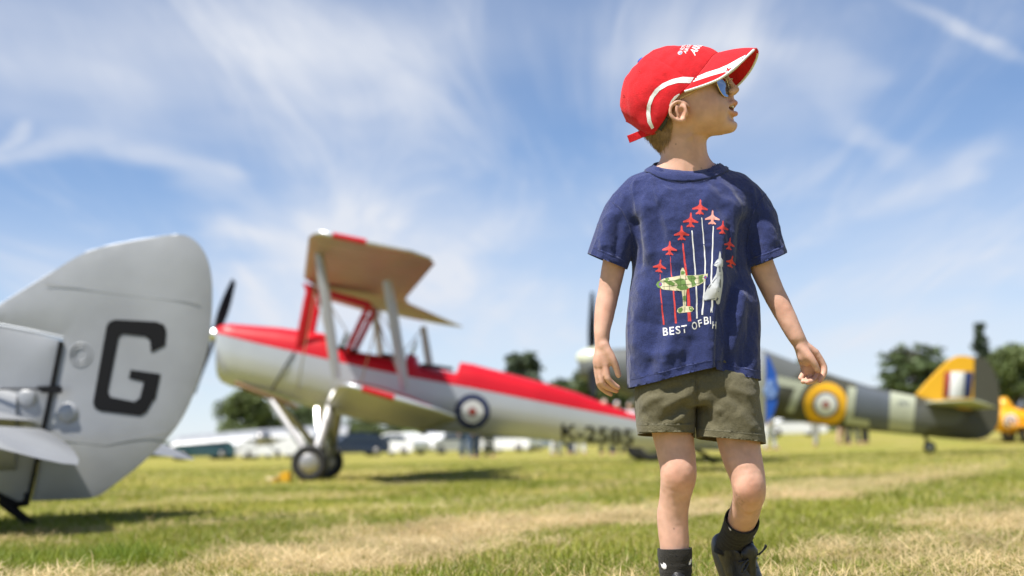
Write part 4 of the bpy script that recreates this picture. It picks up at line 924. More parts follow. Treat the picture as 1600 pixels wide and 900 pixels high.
# ================================================================ people far behind
M_fskin = mat('far_skin', (.55, .32, .22), rough=.6)
cloth_cols = {}
def cloth(c):
    if c not in cloth_cols: cloth_cols[c] = mat('cloth', c, rough=.85)
    return cloth_cols[c]
def human(px, Y, label, trousers, shirt_c, hat=None, rz=0.0, h=1.72, step=.12):
    x = P(px, 690, Y)[0]; r = empty('person', (x, Y, float(ground_z(x, Y))), label, 'person', 'people behind the parked aircraft', local=True); r.rotation_euler.z = R(rz); k = h / 1.72
    def fld(): return Field((-.42, -.36, -.01), (.42, .36, 1.85), .022)
    legs = [[(.09, 0, .90), (.10, -step * .5, .50), (.11, -step, .08)], [(-.09, 0, .90), (-.10, step * .6, .50), (-.11, step, .08)]]
    Fb = fld()
    for lg in legs:
        Fb.chain([np.array(p) for p in lg], [.085, .060, .045], k=.03); Fb.cap(np.array(lg[2]) + (0, .04, -.04), np.array(lg[2]) + (0, -.14, -.045), .045, .04, k=.03)
    Fb.ell((0, 0, 1.0), (.16, .11, .16), k=.05); Fb.ell((0, 0, 1.25), (.17, .11, .24), k=.06); Fb.cap((-.16, 0, 1.40), (.16, 0, 1.40), .065, .065, k=.04); Fb.cap((0, 0, 1.42), (0, -.01, 1.54), .055, .05, k=.03); Fb.ell((0, -.015, 1.62), (.075, .092, .112), k=.02); Fb.ell((0, -.105, 1.61), (.016, .02, .022), k=.02)
    for s_ in (-1, 1): Fb.chain([np.array((s_ * .19, 0, 1.39)), np.array((s_ * .25, .02, 1.12)), np.array((s_ * .24, -.06, .88)), np.array((s_ * .24, -.08, .80))], [.052, .042, .034, .036], k=.02)
    v_, q_ = Fb.mesh(1); me_ = mesh_np('body', v_ * k, q_); me_.materials.append(M_fskin); o = bpy.data.objects.new('body', me_); col.objects.link(o); o.parent = r
    Ft_ = fld()
    for lg in legs: Ft_.chain([np.array(p) for p in lg[:2]] + [np.array(lg[2]) + (0, 0, .03)], [.100, .080, .070], k=.03)
    Ft_.ell((0, 0, .98), (.178, .128, .13), k=.05); v_, q_ = Ft_.mesh(1); me_ = mesh_np('trousers', v_ * k, q_); me_.materials.append(cloth(trousers)); o = bpy.data.objects.new('trousers', me_); col.objects.link(o); o.parent = r
    Fs = fld(); Fs.ell((0, 0, 1.22), (.188, .130, .27), k=.05); Fs.cap((-.16, 0, 1.39), (.16, 0, 1.39), .078, .078, k=.05)
    for s_ in (-1, 1): Fs.cap((s_ * .18, 0, 1.38), (s_ * .235, .015, 1.16), .07, .06, k=.03)
    v_, q_ = Fs.mesh(1); me_ = mesh_np('shirt', v_ * k, q_); me_.materials.append(cloth(shirt_c)); o = bpy.data.objects.new('shirt', me_); col.objects.link(o); o.parent = r
    hc = hat or (.08, .05, .03); Fh = fld(); Fh.ell((0, .012, 1.66), (.085, .098, .092), k=.01); v_, q_ = Fh.mesh(1); keep = (v_[q_].mean(1)[:, 2] > 1.635) | (v_[q_].mean(1)[:, 1] > .02); me_ = mesh_np('hair', v_ * k, q_[keep]); me_.materials.append(cloth(hc)); o = bpy.data.objects.new('hat' if hat else 'hair', me_); col.objects.link(o); o.parent = r
JEAN = (.045, .085, .17); DJ = (.02, .035, .06); GRN = (.05, .06, .04); WH = (.7, .7, .72); NAV = (.02, .03, .08)
human(728, 50, 'person in blue jeans standing under the roundel', JEAN, (.3, .3, .32), rz=10); human(744, 51, 'person in dark jeans right of the one in blue jeans', DJ, (.1, .1, .12), rz=-20); human(764, 50.5, 'person in dark green trousers right of the roundel', GRN, (.25, .2, .2), rz=30, step=.05)
human(868, 52, 'person in white trousers behind the lettered rear fuselage', WH, (.5, .5, .55), rz=80); human(891, 53, 'person in navy trousers between two in white', NAV, (.65, .65, .7), rz=-30); human(906, 52.5, 'person in white trousers right of the one in navy', WH, (.7, .6, .6), rz=20)
human(946, 47, 'person in a pink top whose head shows above the red fuselage', GRN, (.7, .42, .38), hat=(.7, .5, .45), rz=15, h=1.80); human(966, 47.5, 'person in a white hat beside the one in pink', NAV, (.75, .72, .78), hat=(.75, .72, .78), rz=0, h=1.74); human(986, 48, 'person in a pale pink hat close to the child\'s shorts', DJ, (.7, .55, .6), hat=(.72, .6, .64), rz=-20, h=1.70)
human(1203, 46, 'person in white trousers below the blue rudder stripe', WH, (.6, .6, .7), rz=60); human(1275, 52, 'person in grey trousers below the yellow-ringed roundel', (.3, .3, .28), (.4, .4, .4), rz=-50)
human(1316, 54, 'person with bare legs and light shorts under the fuselage lettering', (.55, .36, .28), (.5, .4, .35), rz=70); human(1334, 52, 'person in dark trousers left of the pale tail band', DJ, (.2, .2, .2), rz=20); human(1352, 53, 'person in black trousers nearest the pale tail band', (.015, .016, .015), (.2, .2, .2), rz=-35)
# ================================================================ the boy
S = MPP(3.0)
def J(px, py, d=0.0): return P(px, py, 3.0) - _F * (d * S)
GROUND_BOY = 0.0
person = empty('person', (P(1090, 700, 3.0)[0], 3.0, 0.0), 'small child in red cap, sunglasses, navy T-shirt and olive shorts walking on the grass', 'person')

M_skin = mat('skin', (0.60, 0.355, 0.262), rough=0.55, var=0.09, vscale=38, bump=0.10, bscale=650, spec=0.35, sss=0.12)
def head_skin_nodes(m):
    nt = m.node_tree; b = nt.nodes['Principled BSDF']
    b.inputs['Subsurface Scale'].default_value = 0.006
head_skin_nodes(M_skin)
M_shirt = mat('navy_cotton', (0.024, 0.035, 0.128), rough=0.9, var=0.22, vscale=420, bump=0.5, bscale=620, spec=0.2, sheen=0.25)
M_shorts = mat('olive_cotton', (0.115, 0.103, 0.060), rough=0.88, var=0.10, vscale=260, bump=0.5, bscale=520, spec=0.2, sheen=0.15)
M_cap = mat('red_cotton', (0.62, 0.012, 0.020), rough=0.85, var=0.10, vscale=70, bump=0.5, bscale=650, spec=0.2, sheen=0.1)
M_white = mat('white_cotton', (0.78, 0.78, 0.80), rough=0.85, var=0.04, vscale=60, bump=0.3, bscale=500)
M_sock = mat('black_knit', (0.010, 0.010, 0.011), rough=0.95, var=0.6, vscale=380, bump=0.8, bscale=500, spec=0.2, sheen=0.1, color2=(0.03, 0.028, 0.024), lo=0.62, hi=0.40)
M_shoe = mat('black_rubber', (0.020, 0.020, 0.023), rough=0.36, var=0.3, vscale=90, bump=0.3, bscale=300)
M_hair = mat('light_brown_hair', (0.30, 0.18, 0.085), rough=0.55, var=0.35, vscale=70)
M_gold = mat('gold_wire', (0.75, 0.55, 0.25), rough=0.25, metal=1.0)
M_mirror = mat('mirror_lens', (0.30, 0.37, 0.47), rough=0.04, metal=1.0)
M_teeth = mat('teeth', (0.75, 0.70, 0.60), rough=0.3)
M_lip = mat('lip', (0.52, 0.20, 0.16), rough=0.4, sss=0.1)
M_nail = mat('nail', (0.70, 0.42, 0.33), rough=0.3)
M_blue = mat('blue_cotton', (0.02, 0.08, 0.42), rough=0.8)

# ---- head frame (f forward, r to the child's right, u up; units are photo pixels)
YAW = R(22.0); CA, SA = math.cos(YAW), math.sin(YAW)
HO = J(1070, 170, 6)
HF = CA * _R + SA * (-_F); HR = -SA * _R + CA * (-_F); HU = _U
def H(f, r, u): return HO + S * (f * HF + r * HR + u * HU)
def fr(px, py, r): return np.array([(px - 1070 + SA * r) / CA, r, 170.0 - py])
def Hp(px, py, r): return H(*fr(px, py, r))
HAX = np.stack([HF, HR, HU])

lo = np.array([P(905, 300, 3.0)[0], 2.74, -0.004]); hi = np.array([P(1305, 300, 3.0)[0], 3.36, J(1070, 58)[2]])
B = Field(lo, hi, 0.0021)
# skull and face
B.ell(H(-9.7, 0, 19), np.array([74, 46, 70]) * S, np.stack([(0.669 * HF + 0.743 * HU), HR, (-0.743 * HF + 0.669 * HU)]), k=0.01)
rows = np.array([(112, 1106, 34, -45), (122, 1124, 42, -50), (132, 1130, 46.5, -50), (142, 1131, 47, -50), (152, 1133.5, 46.5, -50), (160, 1136, 45.5, -48), (170, 1138, 44, -42),
                 (180, 1138, 42, -34), (190, 1138.5, 39, -24), (198, 1139, 35, -14), (204, 1138.5, 31, -6), (209, 1135.5, 26, 2), (213, 1128, 19, 12), (215, 1122, 10, 18)], float)
ru = 170 - rows[::-1, 0]; rf = (rows[::-1, 1] - 1070) / CA; rw = rows[::-1, 2]; rb = rows[::-1, 3]
def face(X, Y, Z):
    q = [(X - HO[0]) / S, (Y - HO[1]) / S, (Z - HO[2]) / S]
    f = q[0] * HF[0] + q[1] * HF[1] + q[2] * HF[2]; r = q[0] * HR[0] + q[1] * HR[1] + q[2] * HR[2]; u = q[0] * HU[0] + q[1] * HU[1] + q[2] * HU[2]
    ff = np.interp(u, ru, rf); w = np.interp(u, ru, rw); fb = np.interp(u, ru, rb)
    fc = 20.0
    L = np.where(f > fc, ff - fc, fc - fb + 1e-3)
    n = 2.15
    t = (np.abs((f - fc) / L) ** n + np.abs(r / w) ** n) ** (1 / n)
    d = (t - 1) * np.minimum(L, w) * 0.9
    d = np.maximum(d, np.maximum(u - 54, -44.5 - u))
    return (d * S).astype(np.float32)
c = H(18, 0, 5); B.op(face, c - 95 * S, c + 95 * S, k=0.012)
for sg in (1, -1):
    B.ell(H(44, 25 * sg, -6), np.array([25, 17, 24]) * S, HAX, k=0.022)                 # cheeks
    B.ell(H(76, 23 * sg, 33), np.array([14.5, 18, 13.5]) * S, HAX, k=0.008, sub=True)          # eye sockets
    B.ell(H(55.5, 20 * sg, 35), np.array([9.5, 10, 8.5]) * S, HAX, k=0.003)            # eyeballs under lids
B.ell(H(71.0, 0, -28.5), np.array([11, 17, 11]) * S, HAX, k=0.014)                      # chin
B.cap(H(67, 0, 44), H(77.0, 0, 28), 4.2 * S, 5.4 * S, k=0.008)                          # nose
B.ell(H(80.0, 0, 25.5), np.array([6.4, 6.6, 6.0]) * S, HAX, k=0.006)
for sg in (1, -1):
    B.ell(H(75.5, 7.0 * sg, 21.8), np.array([6.0, 4.4, 4.6]) * S, HAX, k=0.005)
    B.ell(H(79, 4.2 * sg, 17.0), np.array([3.4, 1.9, 2.4]) * S, HAX, k=0.002, sub=True)
B.cap(H(74, 0, 16), H(75.5, 0, 8), 3.2 * S, 3.6 * S, k=0.008)                           # philtrum
for sg in (1, -1):
    up = [H(79.6, 0, 4.4), H(78.4, 6 * sg, 4.8), H(74.0, 12.5 * sg, 0.5), H(67.5, 17.5 * sg, -5)]
    lw = [H(79.2, 0, -12.5), H(78, 6 * sg, -12.5), H(74.0, 12.5 * sg, -9.5), H(67.5, 17.5 * sg, -5.5)]
    B.chain(up, [3.7 * S, 3.6 * S, 3.2 * S, 2.2 * S], k=0.004); B.chain(lw, [4.5 * S, 4.4 * S, 3.7 * S, 2.4 * S], k=0.004)
B.ell(H(78, 0, -4.3), np.array([16, 16, 3.3]) * S, HAX, k=0.003, sub=True)             # open mouth
B.ell(H(80.5, 0, -20.5), np.array([7, 14, 3.0]) * S, HAX, k=0.008, sub=True)
# ears
def ear(sg):
    E = lambda f, r, u: H(6.5 + f, sg * (48 + r), -11.5 + u)
    A = np.stack([HF, HR * sg, HU]); th = R(24) 
    A2 = np.stack([A[0] * math.cos(th) + A[1] * math.sin(th), -A[0] * math.sin(th) + A[1] * math.cos(th), A[2]])
    B.ell(E(-1, 2.5, 0.5), np.array([14, 4.2, 15]) * S, A2, k=0.008)
    hel = []
    for a in np.linspace(R(25), R(262), 15):
        ff = 13.8 * math.cos(a) - 0.8; uu = 14.8 * math.sin(a) + 1.0
        hel.append(E(ff, 5.2 - 0.40 * ff, uu))
    B.chain(hel, [2.2 * S] + [2.6 * S] * 10 + [2.9 * S] * 3 + [3.4 * S], k=0.003)
    B.ell(E(3.0, 4.0, -13.5), np.array([6.2, 3.6, 4.6]) * S, A2, k=0.006)                # lobe
    B.ell(E(1.5, 8.4, -2.0), np.array([7.0, 4.6, 8.2]) * S, A2, k=0.003, sub=True)       # concha
    B.ell(E(9.8, 3.2, -3.5), np.array([3.2, 3.2, 4.0]) * S, A2, k=0.006)                 # tragus
    B.chain([E(-5.5, 7.2, 8), E(-5.0, 7.6, 1), E(-2.5, 7.0, -7)], [2.3 * S, 2.6 * S, 2.6 * S], k=0.004)
ear(1); ear(-1)
# neck, trunk
B.cap(H(-6, 0, -18), J(1072, 262, -8), 34.5 * S, 36.5 * S, k=0.02)
B.ell(H(-34, 0, -22), np.array([26, 36, 34]) * S, HAX, k=0.02)
for a, b, r1, r2 in (((1068, 262, -16), (990, 306, -14), 20, 18), ((1076, 260, -16), (1160, 304, -14), 20, 18)):
    B.cap(J(*a), J(*b), r1 * S, r2 * S, k=0.03)
B.ell(J(1076, 345, -14), np.array([.112, .072, .125]), k=0.03)
B.ell(J(1084, 460, -14), np.array([.104, .070, .16]), k=0.04)
B.ell(J(1090, 572, -14), np.array([.104, .070, .07]), k=0.03)
# arms
B.chain([J(988, 318, -13), J(967, 385, -14), J(953, 452, -16), J(946, 485, -10), J(941, 515, -2), J(940.5, 530, 0), J(939, 552, 0)],
        [.027, .0268, .0232, .0220, .0175, .0158, .0125], k=0.008)
B.chain([J(1160, 316, -13), J(1185, 395, -14), J(1209, 452, -14), J(1221, 478, -8), J(1240, 518, 0), J(1247, 531, 1), J(1258, 548, -5)],
        [.027, .0278, .0240, .0226, .0188, .0168, .0135], k=0.008)
# hands
def finger(pts, rads, k=0.0010): B.chain([J(*p) for p in pts], [r * S * .95 for r in rads], k=k, n=3)
# right hand (left in the picture), relaxed with the back of the hand outwards
for kn in ((945.5, 570, 6), (938.5, 572, 3), (934, 571, -4), (932.5, 567, -11)):
    B.cap(J(940.5, 536, 0) * .8 + J(*kn) * .2, J(*kn), 8.2 * S, 6.3 * S, k=0.003)
finger([(945.5, 570, 6), (949, 590, 8), (957, 599.5, 4), (965.5, 605.5, 1)], [6.2, 5.4, 4.9, 4.1])
finger([(938.5, 573, 2), (940.5, 597, 3), (951.5, 606.5, -3), (964, 611.5, -7)], [6.0, 5.3, 4.8, 4.0])
finger([(934, 573, -5), (936, 599, -6), (945.5, 611, -12), (955.5, 617.5, -16)], [5.7, 5.0, 4.5, 3.8])
finger([(932, 569, -12), (934, 589, -15), (942, 601, -21), (950, 609, -25)], [5.0, 4.4, 4.0, 3.5])
finger([(944, 540, 6), (955, 558, 10), (961.5, 572, 9), (966, 586, 6)], [8.6, 6.6, 5.7, 4.6], k=0.006)
B.cap(J(947, 553, 5), J(950, 566, 6), 6.0 * S, 4.2 * S, k=0.008)
B.ell(J(939, 562, 2), np.array([9.5, 9, 15]) * S, np.stack([_R, -_F, _U]), k=0.006)
# left hand (right in the picture), palm in, fingers curled
for kn in ((1274, 551, -2), (1269, 557, -8), (1263, 562, -14), (1258, 566, -19)):
    B.cap(J(1248, 535, 0) * .8 + J(*kn) * .2, J(*kn), 8.8 * S, 6.6 * S, k=0.003)
finger([(1274, 551, -2), (1287.5, 571, -4), (1287, 584, 0), (1280, 594.5, 4)], [6.6, 5.6, 5.2, 4.3])
finger([(1269, 558, -9), (1281, 581, -12), (1273.5, 593.5, -5), (1261.5, 597, 2)], [6.4, 5.5, 5.2, 4.6])
finger([(1263, 563, -15), (1270, 585, -17), (1263, 594, -9), (1255.5, 596.5, -3)], [6.0, 5.2, 4.8, 4.2])
finger([(1258, 567, -20), (1260, 583, -22), (1255, 590, -14), (1252.5, 592, -9)], [5.4, 4.8, 4.4, 3.9])
finger([(1251, 543, 5), (1261.5, 556, 11), (1269, 566.5, 12), (1275.5, 578, 10)], [8.8, 7.2, 6.0, 4.9], k=0.006)
B.ell(J(1267, 576, -16), np.array([10, 7, 13]) * S, np.stack([_R, -_F, _U]), k=0.004)
B.ell(J(1257, 560, 2), np.array([9.5, 9, 13]) * S, np.stack([_R * .8 + _U * .6, -_F, _U * .8 - _R * .6]), k=0.008)
# legs: standing leg (left in the picture), then the trailing one with its heel raised
B.chain([J(1038, 600, -14), J(1052, 680, -2), J(1058, 722, 6), J(1059, 744, 8), J(1055, 778, -2), J(1052, 812, -10), J(1055, 858, -8), J(1057, 925, -8)],
        [.050, .0425, .0385, .0372, .0322, .0325, .0300, .0250], k=0.010)
B.ell(J(1060, 737, 24), np.array([.025, .016, .029]), k=0.014)
B.ell(J(1061, 763, 18), np.array([.015, .010, .016]), k=0.012)
B.chain([J(1145, 600, -14), J(1153, 690, 8), J(1163, 738, 24), J(1166.5, 764, 26), J(1166.5, 782, 8), J(1165, 808, -18), J(1161, 842, -56), J(1155, 868, -84)],
        [.052, .0440, .0368, .0340, .0312, .0312, .0268, .0235], k=0.010)
B.ell(J(1165.5, 757, 42), np.array([.023, .015, .028]), k=0.014)
B.ell(J(1167, 786, 26), np.array([.013, .009, .013]), k=0.010)
# feet inside the shoes
B.cap(J(1057, 925, -8), np.array([J(1057, 925)[0], 2.92, 0.035]), .026, .028, k=0.012)
v, q = B.mesh(2)
nrm = vnormals(v, q)
v = v + nrm * (0.0004 * vnoise(v, 55, 2) + 0.00025 * vnoise(v, 120, 3))[:, None]
body = part('body', mesh_np('body', v, q), M_skin, person)
BODY = bvh_of(v, q)
del B

# skin marks: flushed knees, lips, nails
def smear(me, fn):
    a = me.color_attributes.new('tint', 'FLOAT_COLOR', 'POINT')
    co = np.zeros(len(me.vertices) * 3, dtype=np.float32); me.vertices.foreach_get('co', co); co = co.reshape(-1, 3)
    c = fn(co).astype(np.float32); a.data.foreach_set('color', np.concatenate([c, np.ones((len(c), 1), np.float32)], 1).ravel())
def tint(co):
    c = np.ones((len(co), 3))
    def blob(p, r, colr, w):
        nonlocal c
        d = np.linalg.norm(co - p, axis=1); k = (np.exp(-(d / r) ** 2) * w)[:, None]; c = c * (1 - k) + k * np.array(colr)
    blob(J(1060, 742, 36), .030, (0.97, 0.78, 0.72), .6); blob(J(1165, 760, 56), .028, (0.93, 0.74, 0.68), .7)
    q_ = (co - HO) / S; f = q_ @ HF; r = q_ @ HR; u = q_ @ HU
    lip = np.exp(-((f - 83) / 9) ** 2 - (r / 15) ** 2) * (np.exp(-((u - 3.5) / 4.2) ** 2) + np.exp(-((u + 12.5) / 4.4) ** 2)); lip = np.clip(lip, 0, 1)[:, None] * .85
    c = c * (1 - lip) + lip * np.array([0.95, 0.56, 0.55])
    inside = (np.exp(-((u + 4.3) / 3.2) ** 2) * ((f > 66) & (f < 79.5) & (np.abs(r) < 15)))[:, None] * .9
    c = c * (1 - inside) + inside * np.array([0.35, 0.12, 0.11])
    for sg in (1, -1):
        e = H(6, sg * 52, -11); blob(e, .026, (1.0, 0.80, 0.74), .6)
    big = vnoise(co, 16, 101)[:, None] * .5 + vnoise(co, 45, 102)[:, None] * .35 + vnoise(co, 140, 103)[:, None] * .3; c = c * (1 + big * np.array([.03, .08, .09]))
    for p in ((945, 485, 10), (1222, 478, 10), (940, 572, 8), (1268, 556, 8)): blob(J(*p), .02, (1.0, .86, .82), .5)
    cheek = 0.45; blob(H(50, 46, 2), .022, (1.0, .84, .80), cheek)
    for p in ((966, 587, 8), (1275, 578, 12), (964, 611, -4), (1261, 597, 4), (1280, 594, 6)): blob(J(*p), .008, (1.03, .78, .72), .6)
    mud = np.exp(-(np.linalg.norm(co - J(1152, 772, 36), axis=1) / .014) ** 2) * np.clip(vnoise(co, 260, 9) * 1.6, 0, 1)
    c = c * (1 - .55 * mud[:, None])
    for p in ((1056, 225), (1096, 263), (1053, 826)):
        h = BODY.ray_cast(Vector(CAM), Vector(P(*p, 3.0) - CAM).normalized())
        if h[0] is not None:
            k = np.exp(-(np.linalg.norm(co - np.array(h[0]), axis=1) / .0016) ** 2)[:, None]; c = c * (1 - k * .65)
    return c
smear(body.data, tint)
nt = M_skin.node_tree; bs = nt.nodes['Principled BSDF']; src = bs.inputs['Base Color'].links[0].from_socket
at = nt.nodes.new('ShaderNodeAttribute'); at.attribute_name = 'tint'
mx = nt.nodes.new('ShaderNodeMix'); mx.data_type = 'RGBA'; mx.blend_type = 'MULTIPLY'; mx.inputs[0].default_value = 1
nt.links.new(src, mx.inputs[6]); nt.links.new(at.outputs['Color'], mx.inputs[7]); nt.links.new(mx.outputs[2], bs.inputs['Base Color'])
# teeth
tv = []
for i, (rr, w_) in enumerate(((-7.5, 3.4), (-2.6, 4.2), (2.2, 4.2), (7.0, 3.6))):
    c_ = H(77.0 - abs(rr) * .35, rr, 0.2); x_, y_ = HR, HU
    vv, ff = box((0, 0, 0), (1, 1, 1)); vv = np.array([c_ + S * (a * w_ * HR + b * 2.2 * HF + d * 5.2 * HU) for a, b, d in vv]); tv.append((vv, ff))
tt = pm('teeth', join(tv), M_teeth, body); bevel(tt, .0008, 2)
# finger nails
body_proj = cam_proj(BODY, 0.0004)
for cx_, cy_, rx, ry, an in ((966, 587.0, 2.8, 3.6, -20), (1275.2, 577.0, 3.4, 2.6, -35)):
    pts = [(cx_ + rx * math.cos(a) * math.cos(R(an)) - ry * math.sin(a) * math.sin(R(an)), cy_ + rx * math.cos(a) * math.sin(R(an)) + ry * math.sin(a) * math.cos(R(an))) for a in np.linspace(0, 2 * math.pi, 14)[:-1]]
    decal('finger_nail', *poly(pts), body_proj, 1.5, M_nail, body)

# ---- hair: short strands round the nape and in front of the ears
def strands(name, roots, parent, m):
    V = []; Fq = []; Ft = []
    for p, d1, d2, L, w in roots:
        x = np.cross(d1, p - CAM); x /= np.linalg.norm(x) + 1e-9
        n0 = len(V); a = p; b = p + d1 * L * .5; c_ = p + d1 * L * .5 + d2 * L * .5
        V += [a - x * w, a + x * w, b + x * w * .8, b - x * w * .8, c_]
        Fq.append([n0, n0 + 1, n0 + 2, n0 + 3]); Ft.append([n0 + 3, n0 + 2, n0 + 4])
    return part(name, mesh_np(name, V, Fq, Ft), m, parent)
roots = []
for i in range(5200):
    psi = rng.uniform(-74, 74)                       # 0 straight behind, + to the child's right
    u = rng.uniform(-62, 16)
    lim = np.interp(abs(psi), [0, 40, 60, 75, 86], [-58, -56, -46, -28, -6])
    if u < lim + rng.uniform(-6, 4): continue
    if abs(psi) > 92 and u < 2: continue
    dr = np.array([-math.cos(R(psi)), math.sin(R(psi))])
    o_ = H(2 + dr[0] * 120, dr[1] * 120, u); dd = H(2, 0, u) - o_
    h = BODY.ray_cast(Vector(o_), Vector(dd).normalized())
    if h[0] is None: continue
    n = np.array(h[1]); 
    if n @ dd > 0: n = -n
    dn = -HU * 1.0 - HF * .35 * (abs(psi) < 95) + HF * .1
    dn = dn - n * (dn @ n); dn /= np.linalg.norm(dn)
    jit = rng.normal(0, .22, 3)
    d1 = dn + n * .28 + jit; d1 /= np.linalg.norm(d1); d2 = dn + n * .02 + jit * .7; d2 /= np.linalg.norm(d2)
    roots.append((np.array(h[0]) + n * .0006, d1, d2, S * rng.uniform(13, 22) * (1 if abs(psi) < 92 else .7), S * rng.uniform(.28, .5)))
strands('hair', roots, person, M_hair)

# ================================================================ cap
cap_root_me = None
rimpx = [(1121, 86, 0), (1110, 93, 14), (1099, 107, 28), (1085, 125, 42), (1072, 140, 51), (1062, 150, 56), (1046, 166, 57.5), (1037, 184, 56), (1029, 198, 51), (1016, 213, 40), (1002, 208, 25), (986, 193, 10), (979, 187, 0)]
rim = curve_pts([fr(*p) for p in rimpx], 8)
rim = np.concatenate([rim, (rim[::-1] * np.array([1, -1, 1]))[1:-1]])
CL = np.array([(1061 - 1070) / CA, 0, 19.0])
Mell = np.stack([np.array([.669 / CA, 0, .743]) * 88, np.array([-.743 / CA, 0, .669]) * 84, np.array([0, 58, 0])], 1); Minv = np.linalg.inv(Mell)
apex = np.array([(1003.5 - 1070) / CA, 0, 170 - 92.0]) - CL; apex /= np.linalg.norm(apex)
NV = 40; crown = np.zeros((len(rim), NV, 3))
nr = len(rim)
for i, p in enumerate(rim):
    d0 = p - CL; l0 = np.linalg.norm(d0); d0 = d0 / l0
    om = math.acos(np.clip(d0 @ apex, -1, 1))
    seam = min(abs(((i / nr * 6) % 1)), 1 - abs(((i / nr * 6) % 1))) * nr / 6      # columns away from a seam
    for j in range(NV):
        t = j / (NV - 1)
        d = (math.sin((1 - t) * om) * d0 + math.sin(t * om) * apex) / math.sin(om)
        qv = Minv @ d; re = 1 / np.linalg.norm(qv); tc_ = qv[0] * re
        re *= 1 - .085 * tc_
        w = sstep(t, 0, .42)
        rad = l0 * (1 - w) + re * w
        rad -= 0.8 * math.exp(-(seam / 0.8) ** 2) * (t > .02)
        crown[i, j] = CL + d * rad
cw = crown.reshape(-1, 3)
nz = 1.7 * vnoise(cw, .045, 4) + 1.3 * vnoise(cw * np.array([1, 1, .6]), .10, 5) + .35 * vnoise(cw, .22, 6)
edge = np.tile(sstep(np.arange(NV) / (NV - 1), 0.02, .25), nr)
dirn = (cw - CL); dirn /= np.linalg.norm(dirn, axis=1)[:, None]
cw = cw + dirn * (nz * edge)[:, None]
crown_w = np.array([H(*p) for p in cw])
cf = grid_faces(nr, NV, wrap_u=True)
cap = part('cap', pydata('cap', crown_w, cf, True), M_cap, person)
tag(cap, 'red baseball cap with white piping, worn tilted up')
so = cap.modifiers.new('thickness', 'SOLIDIFY'); so.thickness = 0.002; so.offset = -1
bm = bmesh.new(); bm.from_mesh(cap.data); bmesh.ops.recalc_face_normals(bm, faces=bm.faces); bm.to_mesh(cap.data); bm.free()
CROWN = bvh_of(crown_w, cf)
def crown_at(i, t, off=0.0):
    """point on the crown by column (0..nr) and height (0..1)"""
    i = i % nr; i0 = int(i) % nr; i1 = (i0 + 1) % nr; a = i - int(i); j = t * (NV - 1); j0 = min(int(j), NV - 2); b = j - j0
    g = cw.reshape(nr, NV, 3)
    p = (g[i0, j0] * (1 - a) + g[i1, j0] * a) * (1 - b) + (g[i0, j0 + 1] * (1 - a) + g[i1, j0 + 1] * a) * b
    d = p - CL; d /= np.linalg.norm(d); return H(*(p + d * off))
# stitched seams, button, eyelets
for k in range(6):
    pass
bv = lathe([(-.001, .0085), (.0022, .0085), (.0046, .0066), (.0056, .003)], 18, H(*(CL + apex * 0)) if False else crown_at(0, 1.0, 0.0), crown_at(0, 1.0, 5) - crown_at(0, 1.0, 0))
pm('button', bv, M_blue, cap)
M_stitch = mat('red_thread', (0.50, 0.010, 0.016), rough=0.7)
for pxy in ((1000, 112.5), (1037.5, 80.0), (975, 150)):
    h = CROWN.ray_cast(Vector(CAM), Vector(P(*pxy, 3.0) - CAM).normalized())
    if h[0] is None: continue
    n = np.array(h[1]); n = n if n @ (np.array(h[0]) - CAM) < 0 else -n
    x, y, d = frame_of(n); ring = [np.array(h[0]) + .0028 * (math.cos(a) * x + math.sin(a) * y) for a in np.linspace(0, 2 * math.pi, 15)]
    pm('eyelet', tube(ring, .0008, 6, caps=False), M_stitch, cap)
# bill
inpx = [(1121, 86, 0), (1110, 93, 14), (1099, 107, 28), (1087, 122, 40), (1076, 135, 49), (1068, 144, 53.5), (1061, 150.5, 56)]
outpx = [(1175, 83, 0), (1169, 87, 14), (1157, 98.5, 28), (1140, 114.5, 40), (1117, 132, 50), (1094, 142, 54), (1062, 151.5, 57)]
inn = curve_pts([fr(*p) for p in inpx], 8); out = curve_pts([fr(*p) for p in outpx], 8)
inn = np.concatenate([inn[::-1] * np.array([1, -1, 1]), inn[1:]]); out = np.concatenate([out[::-1] * np.array([1, -1, 1]), out[1:]])
nb = len(inn); NB = 14; bl = np.zeros((nb, NB, 3))
for i in range(nb):
    for j in range(NB):
        t = j / (NB - 1); p = inn[i] * (1 - t) + out[i] * t
        L_ = np.linalg.norm(out[i] - inn[i]); p = p + np.array([0, 0, 1.0]) * (math.sin(math.pi * t) * L_ * .045 + .25 * vnoise(p[None], .05, 8)[0])
        bl[i, j] = p
bill_w = np.array([H(*p) for p in bl.reshape(-1, 3)]); bf = grid_faces(nb, NB)
bill = part('bill', pydata('bill', bill_w, bf, True), M_cap, cap)
so = bill.modifiers.new('thickness', 'SOLIDIFY'); so.thickness = 0.0034; so.offset = 0
BILL = bvh_of(bill_w, bf)
# piping along the seam between crown and bill
pm('bill_seam', tube([H(*(p + np.array([.3, 0, .8]))) for p in inn], .0011, 6), M_stitch, cap)
k1 = [i for i in range(nb) if out[i][1] > 13]; k0 = [i for i in range(nb) if out[i][1] < -13]; km = [i for i in range(nb) if abs(out[i][1]) <= 16]
for ks, m_, r_ in ((k1, M_white, .0027), (k0, M_white, .0027), (km, M_cap, .0021)): pm('bill_edge', tube([H(*out[i]) for i in ks], r_, 8), m_, bill)
